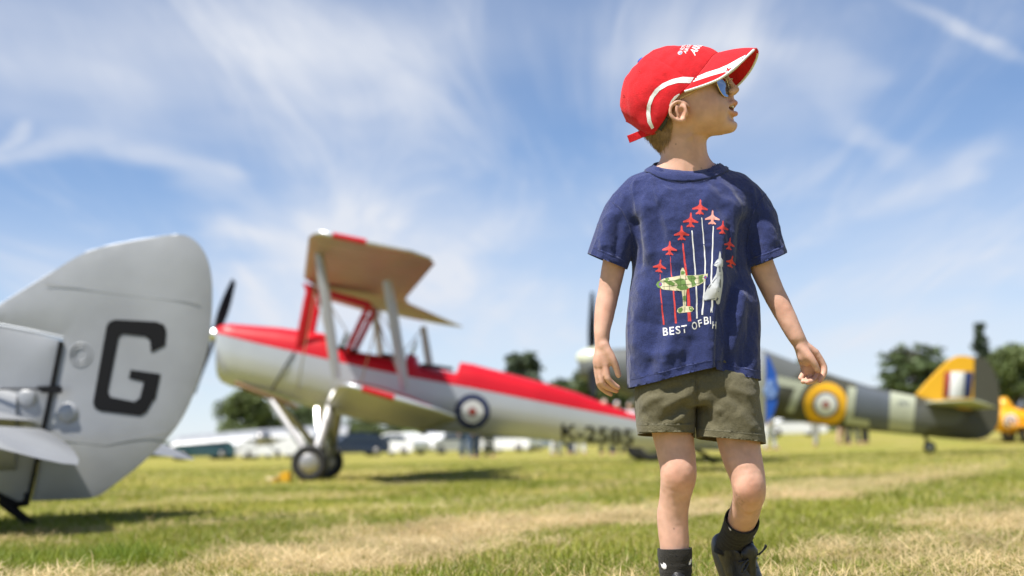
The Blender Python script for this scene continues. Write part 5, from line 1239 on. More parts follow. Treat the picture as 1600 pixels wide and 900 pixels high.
# white trim
Z1 = lambda pts: [(950 + x / 3.75, 50 + y / 3.75) for x, y in pts]
pc = cam_proj(CROWN, 0.0005); pb = cam_proj(BILL, 0.0020)
arch = [(505, 266), (440, 263), (380, 276), (320, 301), (276, 336), (246, 381), (229, 430), (225, 480), (232, 530), (256, 570), (270, 560), (254, 520), (248, 480), (251, 430), (269, 385), (301, 345), (350, 315), (410, 298), (482, 300)]
decal('white_stripe', *poly(Z1(arch)), pc, 3.0, M_white, cap)
decal('white_stripe', *poly(Z1([(358, 432), (368, 406), (388, 378), (418, 360), (424, 372), (404, 394), (384, 420), (370, 433)])), pc, 3.0, M_white, cap)
decal('white_stripe', *poly(Z1([(506, 272), (580, 240), (650, 218), (705, 194), (760, 163), (808, 138), (797, 160), (772, 194), (742, 224), (712, 246), (684, 238), (600, 262), (500, 296)])), pb, 3.0, M_white, bill)
decal('white_stripe', *poly(Z1([(434, 362), (520, 336), (600, 302), (684, 254), (712, 246), (700, 258), (660, 282), (600, 314), (530, 346), (470, 366), (432, 374)])), pb, 3.0, M_white, bill)
plane_red = [(690, 232), (698, 226), (696, 214), (702, 212), (708, 220), (722, 212), (728, 210), (722, 217), (712, 226), (712, 236), (706, 236), (702, 229), (694, 236)]
decal('red_jet_mark', *poly(Z1(plane_red)), cam_proj(BILL, 0.0023), 2.0, M_cap, bill)
# lettering on the front of the crown, wrapped along the cap's own surface
def crown_text(s, i0, t0, size_cols, size_t, bold, m, name):
    v2, f2 = text_2d(s, bold)
    if not len(v2): return
    def pr(p): return crown_at(i0 - p[0] * size_cols, t0 + p[1] * size_t, 0.55)
    decal(name, v2, f2, pr, .12, m, cap)
crown_text('ROYAL', 18.0, .375, 3.4, .066, .012, M_white, 'lettering')
crown_text('AIR FORCE', 19.6, .315, 3.4, .066, .012, M_white, 'lettering')
crown_text('RED', 7.0, .325, 6.6, .125, .018, M_white, 'lettering')
crown_text('ARROWS', 16.8, .200, 6.4, .125, .018, M_white, 'lettering')
for rr, m_, o_ in ((1.0, M_white, .8), (.80, M_blue, 1.0), (.52, M_white, 1.2), (.28, M_cap, 1.4)):
    a = np.linspace(0, 2 * math.pi, 21)[:-1]
    decal('roundel_badge', np.stack([rr * np.cos(a), rr * np.sin(a)], 1), [list(range(20))], lambda p, o_=o_: crown_at(20.6 + p[0] * 1.5, .392 + p[1] * .030, o_), .4, m_, cap)
# strap at the back
def ribbon(pts, w, th, up, m, name, parent):
    rings = []
    for i, p in enumerate(pts):
        d = np.asarray(pts[min(i + 1, len(pts) - 1)]) - np.asarray(pts[max(i - 1, 0)]); d /= np.linalg.norm(d)
        a = up - d * (up @ d); a /= np.linalg.norm(a); b = np.cross(d, a)
        rings.append(np.array([p + a * w / 2 + b * th / 2, p - a * w / 2 + b * th / 2, p - a * w / 2 - b * th / 2, p + a * w / 2 - b * th / 2]))
    o = pm(name, loft(rings), m, parent, False); bevel(o, th * .3, 2); return o
band = [Hp(1020, 207, 38), Hp(1012, 208, 30), Hp(1004, 206, 16), Hp(1001, 205, 0), Hp(1003, 204, -16), H(-60, -30, -36), H(-46, -40, -38)]
ribbon(band, .017, .0022, _U, M_cap, 'strap', cap)
ribbon([Hp(1013, 207, 31), Hp(1000, 211, 29), Hp(988, 216, 31), Hp(980, 219, 34)], .0165, .0026, _U, M_cap, 'strap', cap)
ribbon([Hp(1037, 190, 52), Hp(1032, 200, 49), Hp(1027, 207, 45)], .007, .003, HF, M_shoe, 'buckle', cap)

# ================================================================ sunglasses
lens_c = [np.array([68.5, 23.5, 30.0]), np.array([68.5, -23.5, 30.0])]
fr_parts = []; lens_objs = []
for sg, c_ in zip((1, -1), lens_c):
    wr = R(14) * sg
    W = np.array([-math.sin(wr), math.cos(wr), 0]); Nn = np.array([math.cos(wr), math.sin(wr), 0]); Up = np.array([-0.20, 0, 1.0]); Nn = Nn + np.array([0, 0, .20])
    outl = []
    for a in np.linspace(0, 2 * math.pi, 33)[:-1]:
        x = math.cos(a); y = math.sin(a)
        x = math.copysign(abs(x) ** .85, x); y = math.copysign(abs(y) ** .85, y)
        xx = 19.5 * x * (1 - .10 * max(0, -y)) - sg * 2.0 * max(0, -y); yy = 15 * y if y > 0 else 18 * y
        if y > 0: yy = min(yy, 12.0)
        outl.append(c_ + W * xx + Up * yy + Nn * (-.006 * (xx * xx + yy * yy)))
    lv = [c_ + Nn * 0.6]
    n_ = len(outl); rings = [np.array([c_ + Nn * (.6 * (1 - t * t)) + (o_ - c_) * t for o_ in outl]) for t in (.35, .7, 1.0)]
    lv = np.concatenate([[c_ + Nn * .6]] + rings)
    lf = [[0, 1 + i, 1 + (i + 1) % n_] for i in range(n_)]
    for k in range(2):
        lf += [[1 + k * n_ + i, 1 + (k + 1) * n_ + i, 1 + (k + 1) * n_ + (i + 1) % n_, 1 + k * n_ + (i + 1) % n_] for i in range(n_)]
    lens_objs.append(([H(*p) for p in lv], lf))
    fr_parts.append(tube([H(*p) for p in outl] + [H(*outl[0])], .0009, 6, caps=False))
    hinge = c_ + W * (18.5 * sg) + Up * 7
    e_in = c_ - W * (17.0 * sg) + Up * 4
    ear_p = fr(1057, 161, 53.5) * np.array([1, sg, 1])
    fr_parts.append(tube([H(*hinge), H(*(hinge * .97 + np.array([0, sg * 1.5, 0]))), H(*(hinge * .5 + ear_p * .5 + np.array([0, sg * 1.5, 0]))), H(*ear_p), H(*(ear_p + np.array([-9, -3 * sg, -9])))], .0008, 6))
br0 = lens_c[0] - np.array([-math.sin(R(14)), math.cos(R(14)), 0]) * 16 + np.array([0, 0, 5]); br1 = br0 * np.array([1, -1, 1])
fr_parts.append(tube([H(*br0), H(*((br0 + br1) / 2 + np.array([4.5, 0, 1]))), H(*br1)], .0011, 6))
fr_parts.append(tube([H(*(br0 + np.array([0, 0, 6]))), H(*((br0 + br1) / 2 + np.array([3.5, 0, 8]))), H(*(br1 + np.array([0, 0, 6])))], .0009, 6))
gl = pm('sunglasses', join(fr_parts), M_gold, person); tag(gl, 'gold wire sunglasses with mirrored teardrop lenses')
for lv, lf in lens_objs: pm('lens', (lv, lf), M_mirror, gl)

# ================================================================ T-shirt
def row_table(rows, Y=3.0):
    rows = sorted(rows, key=lambda r: -r[0])           # bottom first
    z = []; cx = []; a = []; b = []; cy = []
    for py, xl, xr, hd, dy in rows:
        A_ = P(xl, py, Y); B_ = P(xr, py, Y); z.append((A_[2] + B_[2]) / 2); cx.append((A_[0] + B_[0]) / 2); a.append((B_[0] - A_[0]) / 2); b.append(hd); cy.append(Y + dy)
    return [np.array(k) for k in (z, cx, a, b, cy)]
def rows_fn(tab, n=2.4):
    z, cx, a, b, cy = tab
    def fn(X, Y, Z):
        A_ = np.interp(Z, z, a); B_ = np.interp(Z, z, b); C_ = np.interp(Z, z, cx); D_ = np.interp(Z, z, cy)
        t = (np.abs((X - C_) / A_) ** n + np.abs((Y - D_) / B_) ** n) ** (1 / n)
        d = (t - 1) * np.minimum(A_, B_)
        return np.maximum(d, np.maximum(z[0] - Z, Z - z[-1])).astype(np.float32)
    return fn
TY = 0.018
srows = [(640, 980, 1193, .098, TY), (606, 981, 1192, .099, TY), (560, 979.5, 1191, .099, TY), (512, 979, 1191, .098, TY), (480, 981, 1189, .097, TY), (450, 985, 1182, .096, TY), (425, 990, 1173, .094, TY),
         (390, 990, 1168, .092, TY), (350, 985, 1170, .090, TY), (325, 976, 1178, .085, TY), (305, 972, 1182, .076, TY), (290, 980, 1173, .066, TY), (278, 993, 1158, .060, TY), (267, 1008, 1140, .056, TY), (256, 1020, 1126, .054, TY), (246, 1030, 1116, .052, TY)]
slo = np.array([P(910, 400, 3.0)[0], 2.86, J(1080, 640)[2] + .004]); shi = np.array([P(1240, 400, 3.0)[0], 3.16, J(1080, 240)[2]])
T = Field(slo, shi, 0.0032)
stab = row_table(srows); T.op(rows_fn(stab), slo, shi, k=0.01)
def hem_plane(pa, pb, off):
    a = J(*pa, 0); e = J(*pb, 0) - a; n = np.cross(e, _F); n /= np.linalg.norm(n)
    if n[2] > 0: n = -n
    return a + n * off, n
SL = (((921, 397), (981, 421)), ((1168, 420), (1230, 395)))
T.chain([J(1000, 300, -12), J(974, 334, -14), J(951, 404, -12), J(944, 432, -12)], [.040, .0425, .0438, .0438], k=0.014, plane=hem_plane(*SL[0], .004))
T.chain([J(1152, 298, -12), J(1179, 330, -14), J(1200, 402, -12), J(1208, 430, -12)], [.040, .0425, .0440, .0440], k=0.014, plane=hem_plane(*SL[1], .004))
sv, sq = T.mesh(5); del T
# folds, laid out on the front of the cloth
sn = vnormals(sv, sq); sp = PROJ(sv); front = sstep(-(sn @ _F), -0.1, 0.35)
disp = np.zeros(len(sv))
def seg_dist(p, a, b):
    a = np.array(a, float); b = np.array(b, float); ab = b - a; t = np.clip(((p - a) @ ab) / (ab @ ab), 0, 1)
    dv = p - (a + t[:, None] * ab); side = (ab[0] * dv[:, 1] - ab[1] * dv[:, 0]) / np.linalg.norm(ab)
    return np.linalg.norm(dv, axis=1), t, side
def fold(p0, p1, amp, width, asym=0.0, ends=(.2, .2)):
    global disp
    d, t, sd = seg_dist(sp, p0, p1)
    w = width * np.where(sd > 0, 1 + asym, 1 - asym)
    e = sstep(t, 0, ends[0] + 1e-3) * (1 - sstep(t, 1 - ends[1], 1.0001))
    disp += front * amp * .0021 * np.exp(-(d / w) ** 2) * e
FOLDS = [((1003, 300), (1022, 420), 4.0, 9, .3), ((1022, 300), (1040, 400), -3.0, 8, 0), ((994, 330), (1000, 430), -4.5, 7, 0), ((1010, 430), (990, 560), 3.5, 14, .2), ((1035, 470), (1008, 600), -2.6, 11, 0),
         ((1060, 500), (1030, 598), 2.6, 11, 0), ((1085, 520), (1062, 592), -2.0, 8, 0), ((1142, 300), (1150, 420), 4.2, 13, -.2), ((1158, 330), (1160, 430), -4.0, 8, 0), ((1165, 420), (1130, 500), -3.6, 10, 0),
         ((1168, 440), (1146, 560), 4.5, 12, .2), ((1182, 470), (1168, 590), -3.0, 9, 0), ((1128, 480), (1140, 585), -3.5, 10, 0), ((1050, 290), (1010, 330), 1.8, 8, 0), ((1100, 292), (1140, 322), 1.8, 8, 0),
         ((1130, 325), (1119, 480), 4.5, 10, .3), ((955, 330), (940, 395), 2.2, 8, 0), ((970, 330), (962, 410), -2.4, 7, 0), ((1200, 320), (1212, 390), 2.2, 8, 0), ((1183, 330), (1186, 405), -2.6, 7, 0),
         ((1000, 560), (1080, 545), 1.4, 7, 0), ((990, 500), (1060, 515), -1.2, 8, 0), ((1040, 430), (1100, 460), 1.0, 9, 0)]
for f_ in FOLDS: fold(f_[0], f_[1], f_[2], f_[3], f_[4] if len(f_) > 4 else 0)
# the tucked overlap right of the print: cloth steps back across a line
fx = np.interp(sp[:, 1], [330, 470, 575, 640], [1138, 1121, 1115, 1113])
depth = np.interp(sp[:, 1], [380, 470, 520, 606], [0, 5, 9, 12]) * .001
dx_ = sp[:, 0] - fx
stepf = sstep(dx_, -1.5, 3.0) * (1 - .75 * sstep(dx_, 8, 62))
disp -= front * depth * stepf
disp += front * depth * .35 * np.exp(-((dx_ + 9) / 10) ** 2)
disp -= front * .011 * sstep(sp[:, 0] - fx, 4, 26) * (1 - sstep(sp[:, 0], 1160, 1186)) * sstep(sp[:, 1], 320, 380)
disp += front * (.0013 * vnoise(sv * np.array([1, 1, .45]), 48, 14) + .0009 * vnoise(sv * np.array([1, 1, .55]), 85, 1) + .0005 * vnoise(sv, 170, 12) + .00035 * vnoise(sv, 300, 13))
rid = 1 - np.abs(vnoise(sv * np.array([1, 1, .38]) + .15 * sv[:, [2, 0, 1]], 24, 15)); disp += front * .0036 * (rid ** 4 - .35)
rid = 1 - np.abs(vnoise(sv * np.array([.8, 1, .7]) + .25 * sv[:, [2, 0, 1]], 42, 16)); disp += front * .0016 * (rid ** 4 - .35)
disp += (1 - front) * (.003 * vnoise(sv * np.array([1, 1, .35]), 30, 2))
sv = sv + sn * disp[:, None]
# flatten crossing normals a little
sv_full, sq_full = sv.copy(), sq.copy()
SHIRT0 = bvh_of(sv_full, sq_full)
# hem line
def hem_py(px): return np.interp(px, [960, 986, 1020, 1060, 1100, 1114, 1118, 1150, 1190, 1215], [607, 605.5, 598, 587, 577.5, 575, 577, 586, 593.5, 597])
def hem_z(x, y):
    px = 800 + FPX * (x - CAM[0]) / 2.98
    return np.array([P(a, b, 2.98)[2] for a, b in zip(px, hem_py(px))])
me = mesh_np('t_shirt', sv, sq); bm = bmesh.new(); bm.from_mesh(me)
co = np.array([q_.co[:] for q_ in bm.verts]); hz = hem_z(co[:, 0], co[:, 1])
for q_, h_ in zip(bm.verts, hz): q_.co.z -= h_
bmesh.ops.bisect_plane(bm, geom=bm.verts[:] + bm.edges[:] + bm.faces[:], plane_co=(0, 0, 0), plane_no=(0, 0, -1), clear_outer=True)
co = np.array([q_.co[:] for q_ in bm.verts]); hz = hem_z(co[:, 0], co[:, 1])
for q_, h_ in zip(bm.verts, hz):
    zz = q_.co.z
    q_.co.z += h_
tfn = rows_fn(stab)
def cut(pa, pb):
    o_, n_ = hem_plane(pa, pb, 0.0)
    fs = []
    for f in bm.faces:
        c_ = f.calc_center_median(); h_ = (np.array(c_) - o_) @ n_
        if -.008 < h_ < .012 and abs((np.array(c_) - o_) @ _R) < .11 and tfn(np.array([[[c_.x]]]), np.array([[[c_.y]]]), np.array([[[c_.z]]]))[0, 0, 0] > .0035: fs.append(f)
    vs = set(); es = set()
    for f in fs: vs.update(f.verts); es.update(f.edges)
    bmesh.ops.bisect_plane(bm, geom=list(vs) + list(es) + fs, plane_co=o_, plane_no=n_, clear_outer=True)
for s_ in SL: cut(*s_)
# neck opening
NC = (1071, 255); 
neck_o = J(1071, 262, -14); 
def neck_q(p):
    d = np.asarray(p) - neck_o; return math.hypot((d @ _R) / (51 * S), (d @ _F) / .058)
kill = [f for f in bm.faces if f.calc_center_median().z > J(1071, 283)[2] and neck_q(f.calc_center_median()) < 1.14]
bmesh.ops.delete(bm, geom=kill, context='FACES')
lx = [q_ for q_ in bm.verts if not q_.link_faces]; bmesh.ops.delete(bm, geom=lx, context='VERTS')
bm.to_mesh(me); bm.free()
me.polygons.foreach_set('use_smooth', np.ones(len(me.polygons), dtype=bool))
shirt = part('t_shirt', me, M_shirt, person); tag(shirt, 'navy cotton T-shirt with aircraft print, creased at the hem')
so = shirt.modifiers.new('thickness', 'SOLIDIFY'); so.thickness = 0.0022; so.offset = -1
# collar band
def collar_pt(al, k):
    """al round the neck (0 = front), k 0 inner .. 1 outer"""
    a = 49.5 + 13.5 * k; b = (.052 + .016 * k) / S
    x = a * math.sin(al); y = -b * math.cos(al) - 4
    # height follows the slope of the opening
    py = 250 + (21 + 13.0 * k) * (.5 + .5 * math.cos(al)) ** 1.3 - (2 if k == 0 else 0) + 5 * k * (1 - math.cos(al)) * .4 + 3.2 * k * abs(math.sin(al))
    return P(1071.5, py, 3.0) + _R * (x * S) + _F * ((y + 14) * S)
cg = []
for al in np.linspace(-math.pi, math.pi, 73)[:-1]:
    for k in np.linspace(0, 1, 7):
        p = collar_pt(al, k)
        nco, nn, _, dist = SHIRT0.find_nearest(Vector(p))
        n = np.array(nn)
        if n[2] < -0.2: n = -n
        w = sstep(k, 0, .75)
        p = p * (1 - w) + (np.array(nco) + n * .0012) * w + n * (.0010 * math.sin(math.pi * min(k * 1.0, 1)))
        cg.append(p)
collar = part('collar', pydata('collar', cg, grid_faces(72, 7, wrap_u=True), True), M_shirt, shirt)
so = collar.modifiers.new('thickness', 'SOLIDIFY'); so.thickness = 0.0022; so.offset = 0
# turned hems: slightly raised bands following the edges, with a stitch line
SH = SHIRT0
shp = cam_proj(SH, 0.0009)
def strip_decal(name, pts_a, pts_b, m, off, L=5):
    decal(name, *poly(list(pts_a) + list(pts_b)[::-1]), cam_proj(SH, off), L, m, shirt)
xs = np.linspace(985, 1113, 22); strip_decal('hem', [(x, hem_py(x) - .3) for x in xs], [(x, hem_py(x) - 14) for x in xs], M_shirt, .0011)
xs = np.linspace(1119, 1189, 14); strip_decal('hem', [(x, hem_py(x) - .3) for x in xs], [(x, hem_py(x) - 14) for x in xs], M_shirt, .0011)
def lerp(a, b, t): return (a[0] + (b[0] - a[0]) * t, a[1] + (b[1] - a[1]) * t)
ts = np.linspace(.03, .97, 12)
strip_decal('hem', [lerp((922, 396.7), (980, 420.5), t) for t in ts], [lerp((927, 385), (983, 409), t) for t in ts], M_shirt, .0011)
strip_decal('hem', [lerp((1169.5, 419), (1229, 394.7), t) for t in ts], [lerp((1167, 407), (1225, 383), t) for t in ts], M_shirt, .0011)
# stitching
M_thread = mat('navy_thread', (0.05, 0.065, 0.18), rough=0.8)
def stitches(fn, t0, t1, n, name='stitch'):
    for_ = []
    for i in range(n):
        a = fn(t0 + (t1 - t0) * (i / n)); b = fn(t0 + (t1 - t0) * ((i + .6) / n))
        pa = cam_proj(SH, .0016)(a); pb_ = cam_proj(SH, .0016)(b)
        if pa is None or pb_ is None or np.linalg.norm(pa - pb_) > .006: continue
        for_.append(tube([pa, pb_], .00045, 4))
    if for_: pm(name, join(for_), M_thread, shirt)
stitches(lambda t: (t, hem_py(t) - 12.5), 986, 1112, 62); stitches(lambda t: (t, hem_py(t) - 12.5), 1120, 1189, 34)
stitches(lambda t: lerp((926.5, 387), (982.5, 410.5), t), .03, .97, 30); stitches(lambda t: lerp((1167.5, 408.5), (1225.5, 385), t), .03, .97, 30)
stitches(lambda t: (1071.5 + 63 * math.sin(t), 255 + 31.5 * max(0, math.cos(t)) ** 1.2), -1.25, 1.25, 44)
# shoulder seams
for pl in ([(1005, 268), (992, 283), (975, 300), (958, 318)],):
    pass
def seam(pts, name='sleeve_seam', off=.0004, rad=.0011):
    c_ = curve_pts(pts, 8); w = [cam_proj(SH, off)(p) for p in c_]; w = [p for p in w if p is not None]
    pm(name, tube(w, rad, 6), M_shirt, shirt)
seam([(957, 316), (972, 330), (984, 356), (991, 390), (991, 415)]); seam([(1199, 301), (1186, 316), (1175, 340), (1168, 375), (1168, 415)])

# ---- the print
M_pr = mat('red_print', (0.62, 0.05, 0.045), rough=0.7, var=.15, vscale=400); M_pk = mat('pink_print', (0.80, 0.33, 0.28), rough=0.7)
M_pw = mat('white_print', (0.80, 0.80, 0.82), rough=0.7); M_pg = mat('green_print', (0.13, 0.24, 0.055), rough=0.7); M_pc = mat('cream_print', (0.66, 0.62, 0.42), rough=0.7)
M_ps = mat('grey_print', (0.56, 0.58, 0.62), rough=0.7); M_psd = mat('dark_grey_print', (0.16, 0.17, 0.19), rough=0.7); M_pb = mat('blue_print', (0.05, 0.09, 0.40), rough=0.7)
Z2 = lambda pts: [(1000 + x / 3.75, 300 + y / 3.75) for x, y in pts]
sp1 = cam_proj(SH, .0003); sp2 = cam_proj(SH, .00045); sp3 = cam_proj(SH, .0006); sp4 = cam_proj(SH, .00075)
JET = [(0, -48), (5, -38), (6, -18), (14, -8), (46, 8), (44, 16), (10, 12), (7, 22), (24, 36), (22, 43), (5, 38), (0, 44), (-5, 38), (-22, 43), (-24, 36), (-7, 22), (-10, 12), (-44, 16), (-46, 8), (-14, -8), (-6, -18), (-5, -38)]
for x, y, sc, an, m_ in ((352, 90, 1.0, 3, M_pr), (297, 165, .98, 2, M_pr), (244, 241, .98, 0, M_pr), (174, 330, .95, 2, M_pr), (116, 434, .86, 8, M_pr), (424, 150, .95, 2, M_pk), (484, 208, .90, 4, M_pr), (524, 304, .82, 10, M_pr), (534, 408, .80, 18, M_pr)):
    ca, sa = math.cos(R(an)), math.sin(R(an)); xs_ = .82 if x > 480 else 1.0
    decal('jet_print', *poly(Z2([(x + sc * (a * ca - b * sa) * xs_, y + sc * (a * sa + b * ca)) for a, b in JET])), sp2, 4, m_, shirt)
def trail(pts, w, m_):
    c_ = curve_pts(pts, 6); wv = np.interp(np.linspace(0, 1, len(c_)), [0, 1], w); wob = .8 * np.sin(np.arange(len(c_)) * 1.9)
    decal('trail_print', *poly(Z2([(p[0] - k + o, p[1]) for p, k, o in zip(c_, wv, wob)] + [(p[0] + k + o, p[1]) for p, k, o in list(zip(c_, wv, wob))[::-1]])), sp1, 5, m_, shirt)
trail([(118, 480), (122, 600), (140, 778)], (1.2, 5), M_pr); trail([(178, 378), (184, 480), (198, 600), (210, 770)], (1.2, 6), M_pr); trail([(251, 300), (262, 410), (280, 560), (290, 758)], (3.5, 10), M_pr)
trail([(304, 226), (318, 400), (330, 560), (333, 742)], (3.5, 4.5), M_pw); trail([(361, 150), (374, 300), (382, 440), (374, 600), (364, 720)], (2.6, 5), M_pw); trail([(429, 200), (424, 360), (418, 500), (424, 620), (418, 706)], (3, 6), M_pw)
spit = [(94, 542), (104, 526), (140, 508), (200, 496), (236, 490), (238, 462), (246, 444), (254, 444), (264, 464), (268, 490), (300, 488), (350, 486), (398, 478), (394, 500), (376, 528), (340, 548), (290, 562), (274, 570), (270, 600), (270, 660), (268, 668), (306, 672), (316, 686), (304, 702), (266, 706), (228, 710), (216, 700), (222, 682), (252, 668), (250, 620), (244, 580), (200, 578), (140, 572), (104, 560)]
decal('warplane_print', *poly(Z2(spit)), sp2, 5, M_pc, shirt)
for b_ in ([(130, 511), (165, 503), (180, 520), (205, 535), (196, 552), (170, 545), (150, 530)], [(196, 520), (236, 506), (262, 510), (268, 540), (284, 562), (272, 572), (240, 576), (214, 560), (222, 545)], [(276, 492), (312, 488), (330, 505), (318, 520), (330, 545), (306, 556), (300, 530), (284, 515)], [(344, 490), (372, 484), (364, 505), (372, 524), (348, 538), (346, 515)],
           [(94, 542), (104, 526), (118, 520), (112, 545), (128, 568), (104, 560)], [(240, 466), (254, 462), (264, 470), (256, 484), (240, 484)], [(252, 610), (269, 606), (270, 640), (251, 634)], [(222, 684), (246, 676), (252, 690), (240, 707), (226, 706)], [(286, 674), (304, 674), (312, 688), (300, 700), (288, 692)]):
    decal('camouflage_print', *poly(Z2(b_)), sp3, 5, M_pg, shirt)
def disc(x, y, r, sx=1.0): return poly(Z2([(x + r * sx * math.cos(a), y + r * math.sin(a)) for a in np.linspace(0, 2 * math.pi, 17)[:-1]]))
for x, y in ((120, 541), (384, 501)):
    decal('roundel_print', *disc(x, y, 11, .8), sp4, 4, M_pb, shirt); decal('roundel_print', *disc(x, y, 5, .8), cam_proj(SH, .0009), 4, M_pr, shirt)
M_pl = mat('dark_green_print', (0.06, 0.09, 0.03), rough=0.7)
for a, b in (((140, 512), (142, 570)), ((170, 504), (174, 574)), ((236, 492), (240, 572)), ((266, 490), (268, 566)), ((300, 490), (304, 556)), ((120, 528), (380, 500)), ((130, 556), (350, 534)), ((260, 575), (262, 664)), ((248, 640), (271, 640)), ((340, 488), (344, 540)), ((262, 674), (262, 704))):
    d = np.array(b, float) - a; n = np.array([-d[1], d[0]]) / np.linalg.norm(d) * .9
    pp = [np.array(a) + d * t for t in np.linspace(0, 1, 8)]
    decal('panel_line_print', *poly(Z2([p + n for p in pp] + [p - n for p in pp[::-1]])), sp4, 6, M_pl, shirt)
typh = [(468, 346), (473, 360), (474, 384), (486, 400), (484, 436), (478, 440), (484, 470), (486, 520), (480, 570), (472, 620), (466, 652), (456, 660), (448, 652), (444, 634), (404, 628), (370, 640), (372, 606), (396, 562), (424, 520), (446, 480), (452, 440), (432, 430), (446, 404), (460, 390), (464, 360)]
decal('delta_jet_print', *poly(Z2(typh)), sp3, 5, M_ps, shirt)
for b_ in ([(460, 440), (466, 430), (472, 440), (472, 470), (462, 470)], [(398, 565), (404, 556), (446, 500), (450, 505), (408, 562)], [(376, 632), (440, 622), (440, 627), (376, 638)], [(466, 512), (472, 512), (472, 560), (466, 560)], [(430, 425), (458, 412), (459, 415), (432, 429)], [(446, 630), (466, 612), (468, 616), (449, 638)]):
    decal('panel_line_print', *poly(Z2(b_)), sp4, 5, M_psd, shirt)
def shirt_letter(ch, x, y, w, h, an):
    v2, f2 = text_2d(ch, .012); v2 = v2 - v2.min(0); v2 = v2 / v2.max(0) * np.array([w, h])
    ca, sa = math.cos(R(an)), math.sin(R(an))
    decal('lettering', np.array(Z2([(x + a * ca - b * sa * .6, y - a * sa - b * ca) for a, b in v2])), f2, sp2, 6, M_pw, shirt)
for ch, x, y, w, h, an in (('B', 136, 842, 30, 46, 4), ('E', 175, 838, 26, 46, 5), ('S', 210, 833, 28, 46, 6), ('T', 245, 829, 33, 46, 9), ('O', 308, 810, 31, 46, 16), ('F', 346, 794, 22, 44, 18), ('B', 376, 777, 29, 45, 6), ('I', 411, 774, 5, 44, 4), ('H', 423, 800, 22, 42, -4)):
    shirt_letter(ch, x, y, w, h, an)

# ================================================================ shorts
klo = np.array([P(975, 600, 3.0)[0], 2.84, J(1080, 715)[2]]); khi = np.array([P(1210, 600, 3.0)[0], 3.18, J(1080, 540)[2]])
K = Field(klo, khi, 0.0030)
pel = [(636, 996, 1187, .080, TY), (625, 995, 1187, .086, TY), (610, 993, 1188, .089, TY), (590, 996, 1185, .083, TY), (575, 1000, 1181, .076, TY + .006), (545, 1004, 1176, .072, TY + .006)]
K.op(rows_fn(row_table(pel), 2.5), klo, khi, k=0.012)
lg1 = [(712, 996, 1086, .066, .004), (680, 996.5, 1086, .067, .004), (650, 994, 1087, .073, .010), (625, 992, 1088, .083, .015), (600, 995, 1096, .082, TY), (585, 1000, 1096, .074, TY)]
lg2 = [(712, 1087, 1194.5, .069, -.012), (690, 1087.5, 1194, .070, -.010), (660, 1088, 1191.5, .075, .0), (630, 1088, 1189, .084, .012), (600, 1084, 1186, .083, TY), (585, 1086, 1180, .074, TY)]
K.op(rows_fn(row_table(lg1), 2.3), klo, khi, k=0.004); K.op(rows_fn(row_table(lg2), 2.3), klo, khi, k=0.002)
kv, kq = K.mesh(4); del K
kn = vnormals(kv, kq); kp = PROJ(kv); kfront = sstep(-(kn @ _F), -.1, .35); kd = np.zeros(len(kv))
def kfold(p0, p1, amp, width, ends=(.25, .25)):
    global kd
    d, t, sd = seg_dist(kp, p0, p1); e = sstep(t, 0, ends[0]) * (1 - sstep(t, 1 - ends[1], 1.0001))
    kd += kfront * amp * .0014 * np.exp(-(d / width) ** 2) * e
for a in [((1085, 612), (1030, 640), 4.5, 7), ((1080, 624), (1020, 668), -3.5, 6), ((1086, 632), (1050, 664), 3.2, 6), ((1070, 600), (1010, 620), -3.2, 6), ((1040, 606), (1000, 640), 3.0, 7), ((1003, 640), (1020, 668), -2.0, 6), ((1062, 642), (1072, 672), 2.5, 6),
          ((1093, 615), (1130, 650), 4.0, 7), ((1095, 628), (1122, 676), -4.2, 7), ((1120, 606), (1170, 640), -2.6, 7), ((1135, 604), (1185, 622), 2.8, 7), ((1150, 640), (1180, 676), 2.4, 8), ((1130, 650), (1160, 684), -2.2, 7), ((1185, 610), (1188, 670), -2.2, 6), ((1110, 640), (1118, 680), 3.0, 6),
          ((1088, 590), (1090, 640), -4.0, 4), ((1083, 592), (1084, 618), 2.0, 3)]: kfold(*a)
kd += kfront * (.0009 * vnoise(kv, 60, 31) + .0006 * vnoise(kv, 140, 32) + .0003 * vnoise(kv, 280, 33)) + (1 - kfront) * .002 * vnoise(kv, 35, 34)
kv = kv + kn * kd[:, None]
SHORTS = bvh_of(kv, kq)
me = mesh_np('shorts', kv, kq); bm = bmesh.new(); bm.from_mesh(me)
xm = P(1086.8, 680, 2.95)[0]
def kcut(pa, pb, test, back):
    a = P(*pa, 2.94); b = P(*pb, 2.94); e = b - a; dv = np.array([0, 1.0, back]); n = np.cross(e, dv); n /= np.linalg.norm(n)
    if n[2] > 0: n = -n
    fs = [f for f in bm.faces if test(f.calc_center_median()) and f.calc_center_median().z < J(1080, 655)[2]]
    vs = set(); es = set()
    for f in fs: vs.update(f.verts); es.update(f.edges)
    bmesh.ops.bisect_plane(bm, geom=list(vs) + list(es) + fs, plane_co=a, plane_no=n, clear_outer=True)
kcut((996, 676), (1086, 675.5), lambda c_: c_.x <= xm, -.06); kcut((1086, 681), (1194, 691), lambda c_: c_.x > xm, -.05)
bmesh.ops.bisect_plane(bm, geom=bm.verts[:] + bm.edges[:] + bm.faces[:], plane_co=J(1080, 556), plane_no=(0, 0, 1), clear_outer=True)
bm.to_mesh(me); bm.free(); me.polygons.foreach_set('use_smooth', np.ones(len(me.polygons), dtype=bool))
shorts = part('shorts', me, M_shorts, person); tag(shorts, 'olive green cotton shorts')
so = shorts.modifiers.new('thickness', 'SOLIDIFY'); so.thickness = 0.0022; so.offset = -1
kproj = lambda off: cam_proj(SHORTS, off)
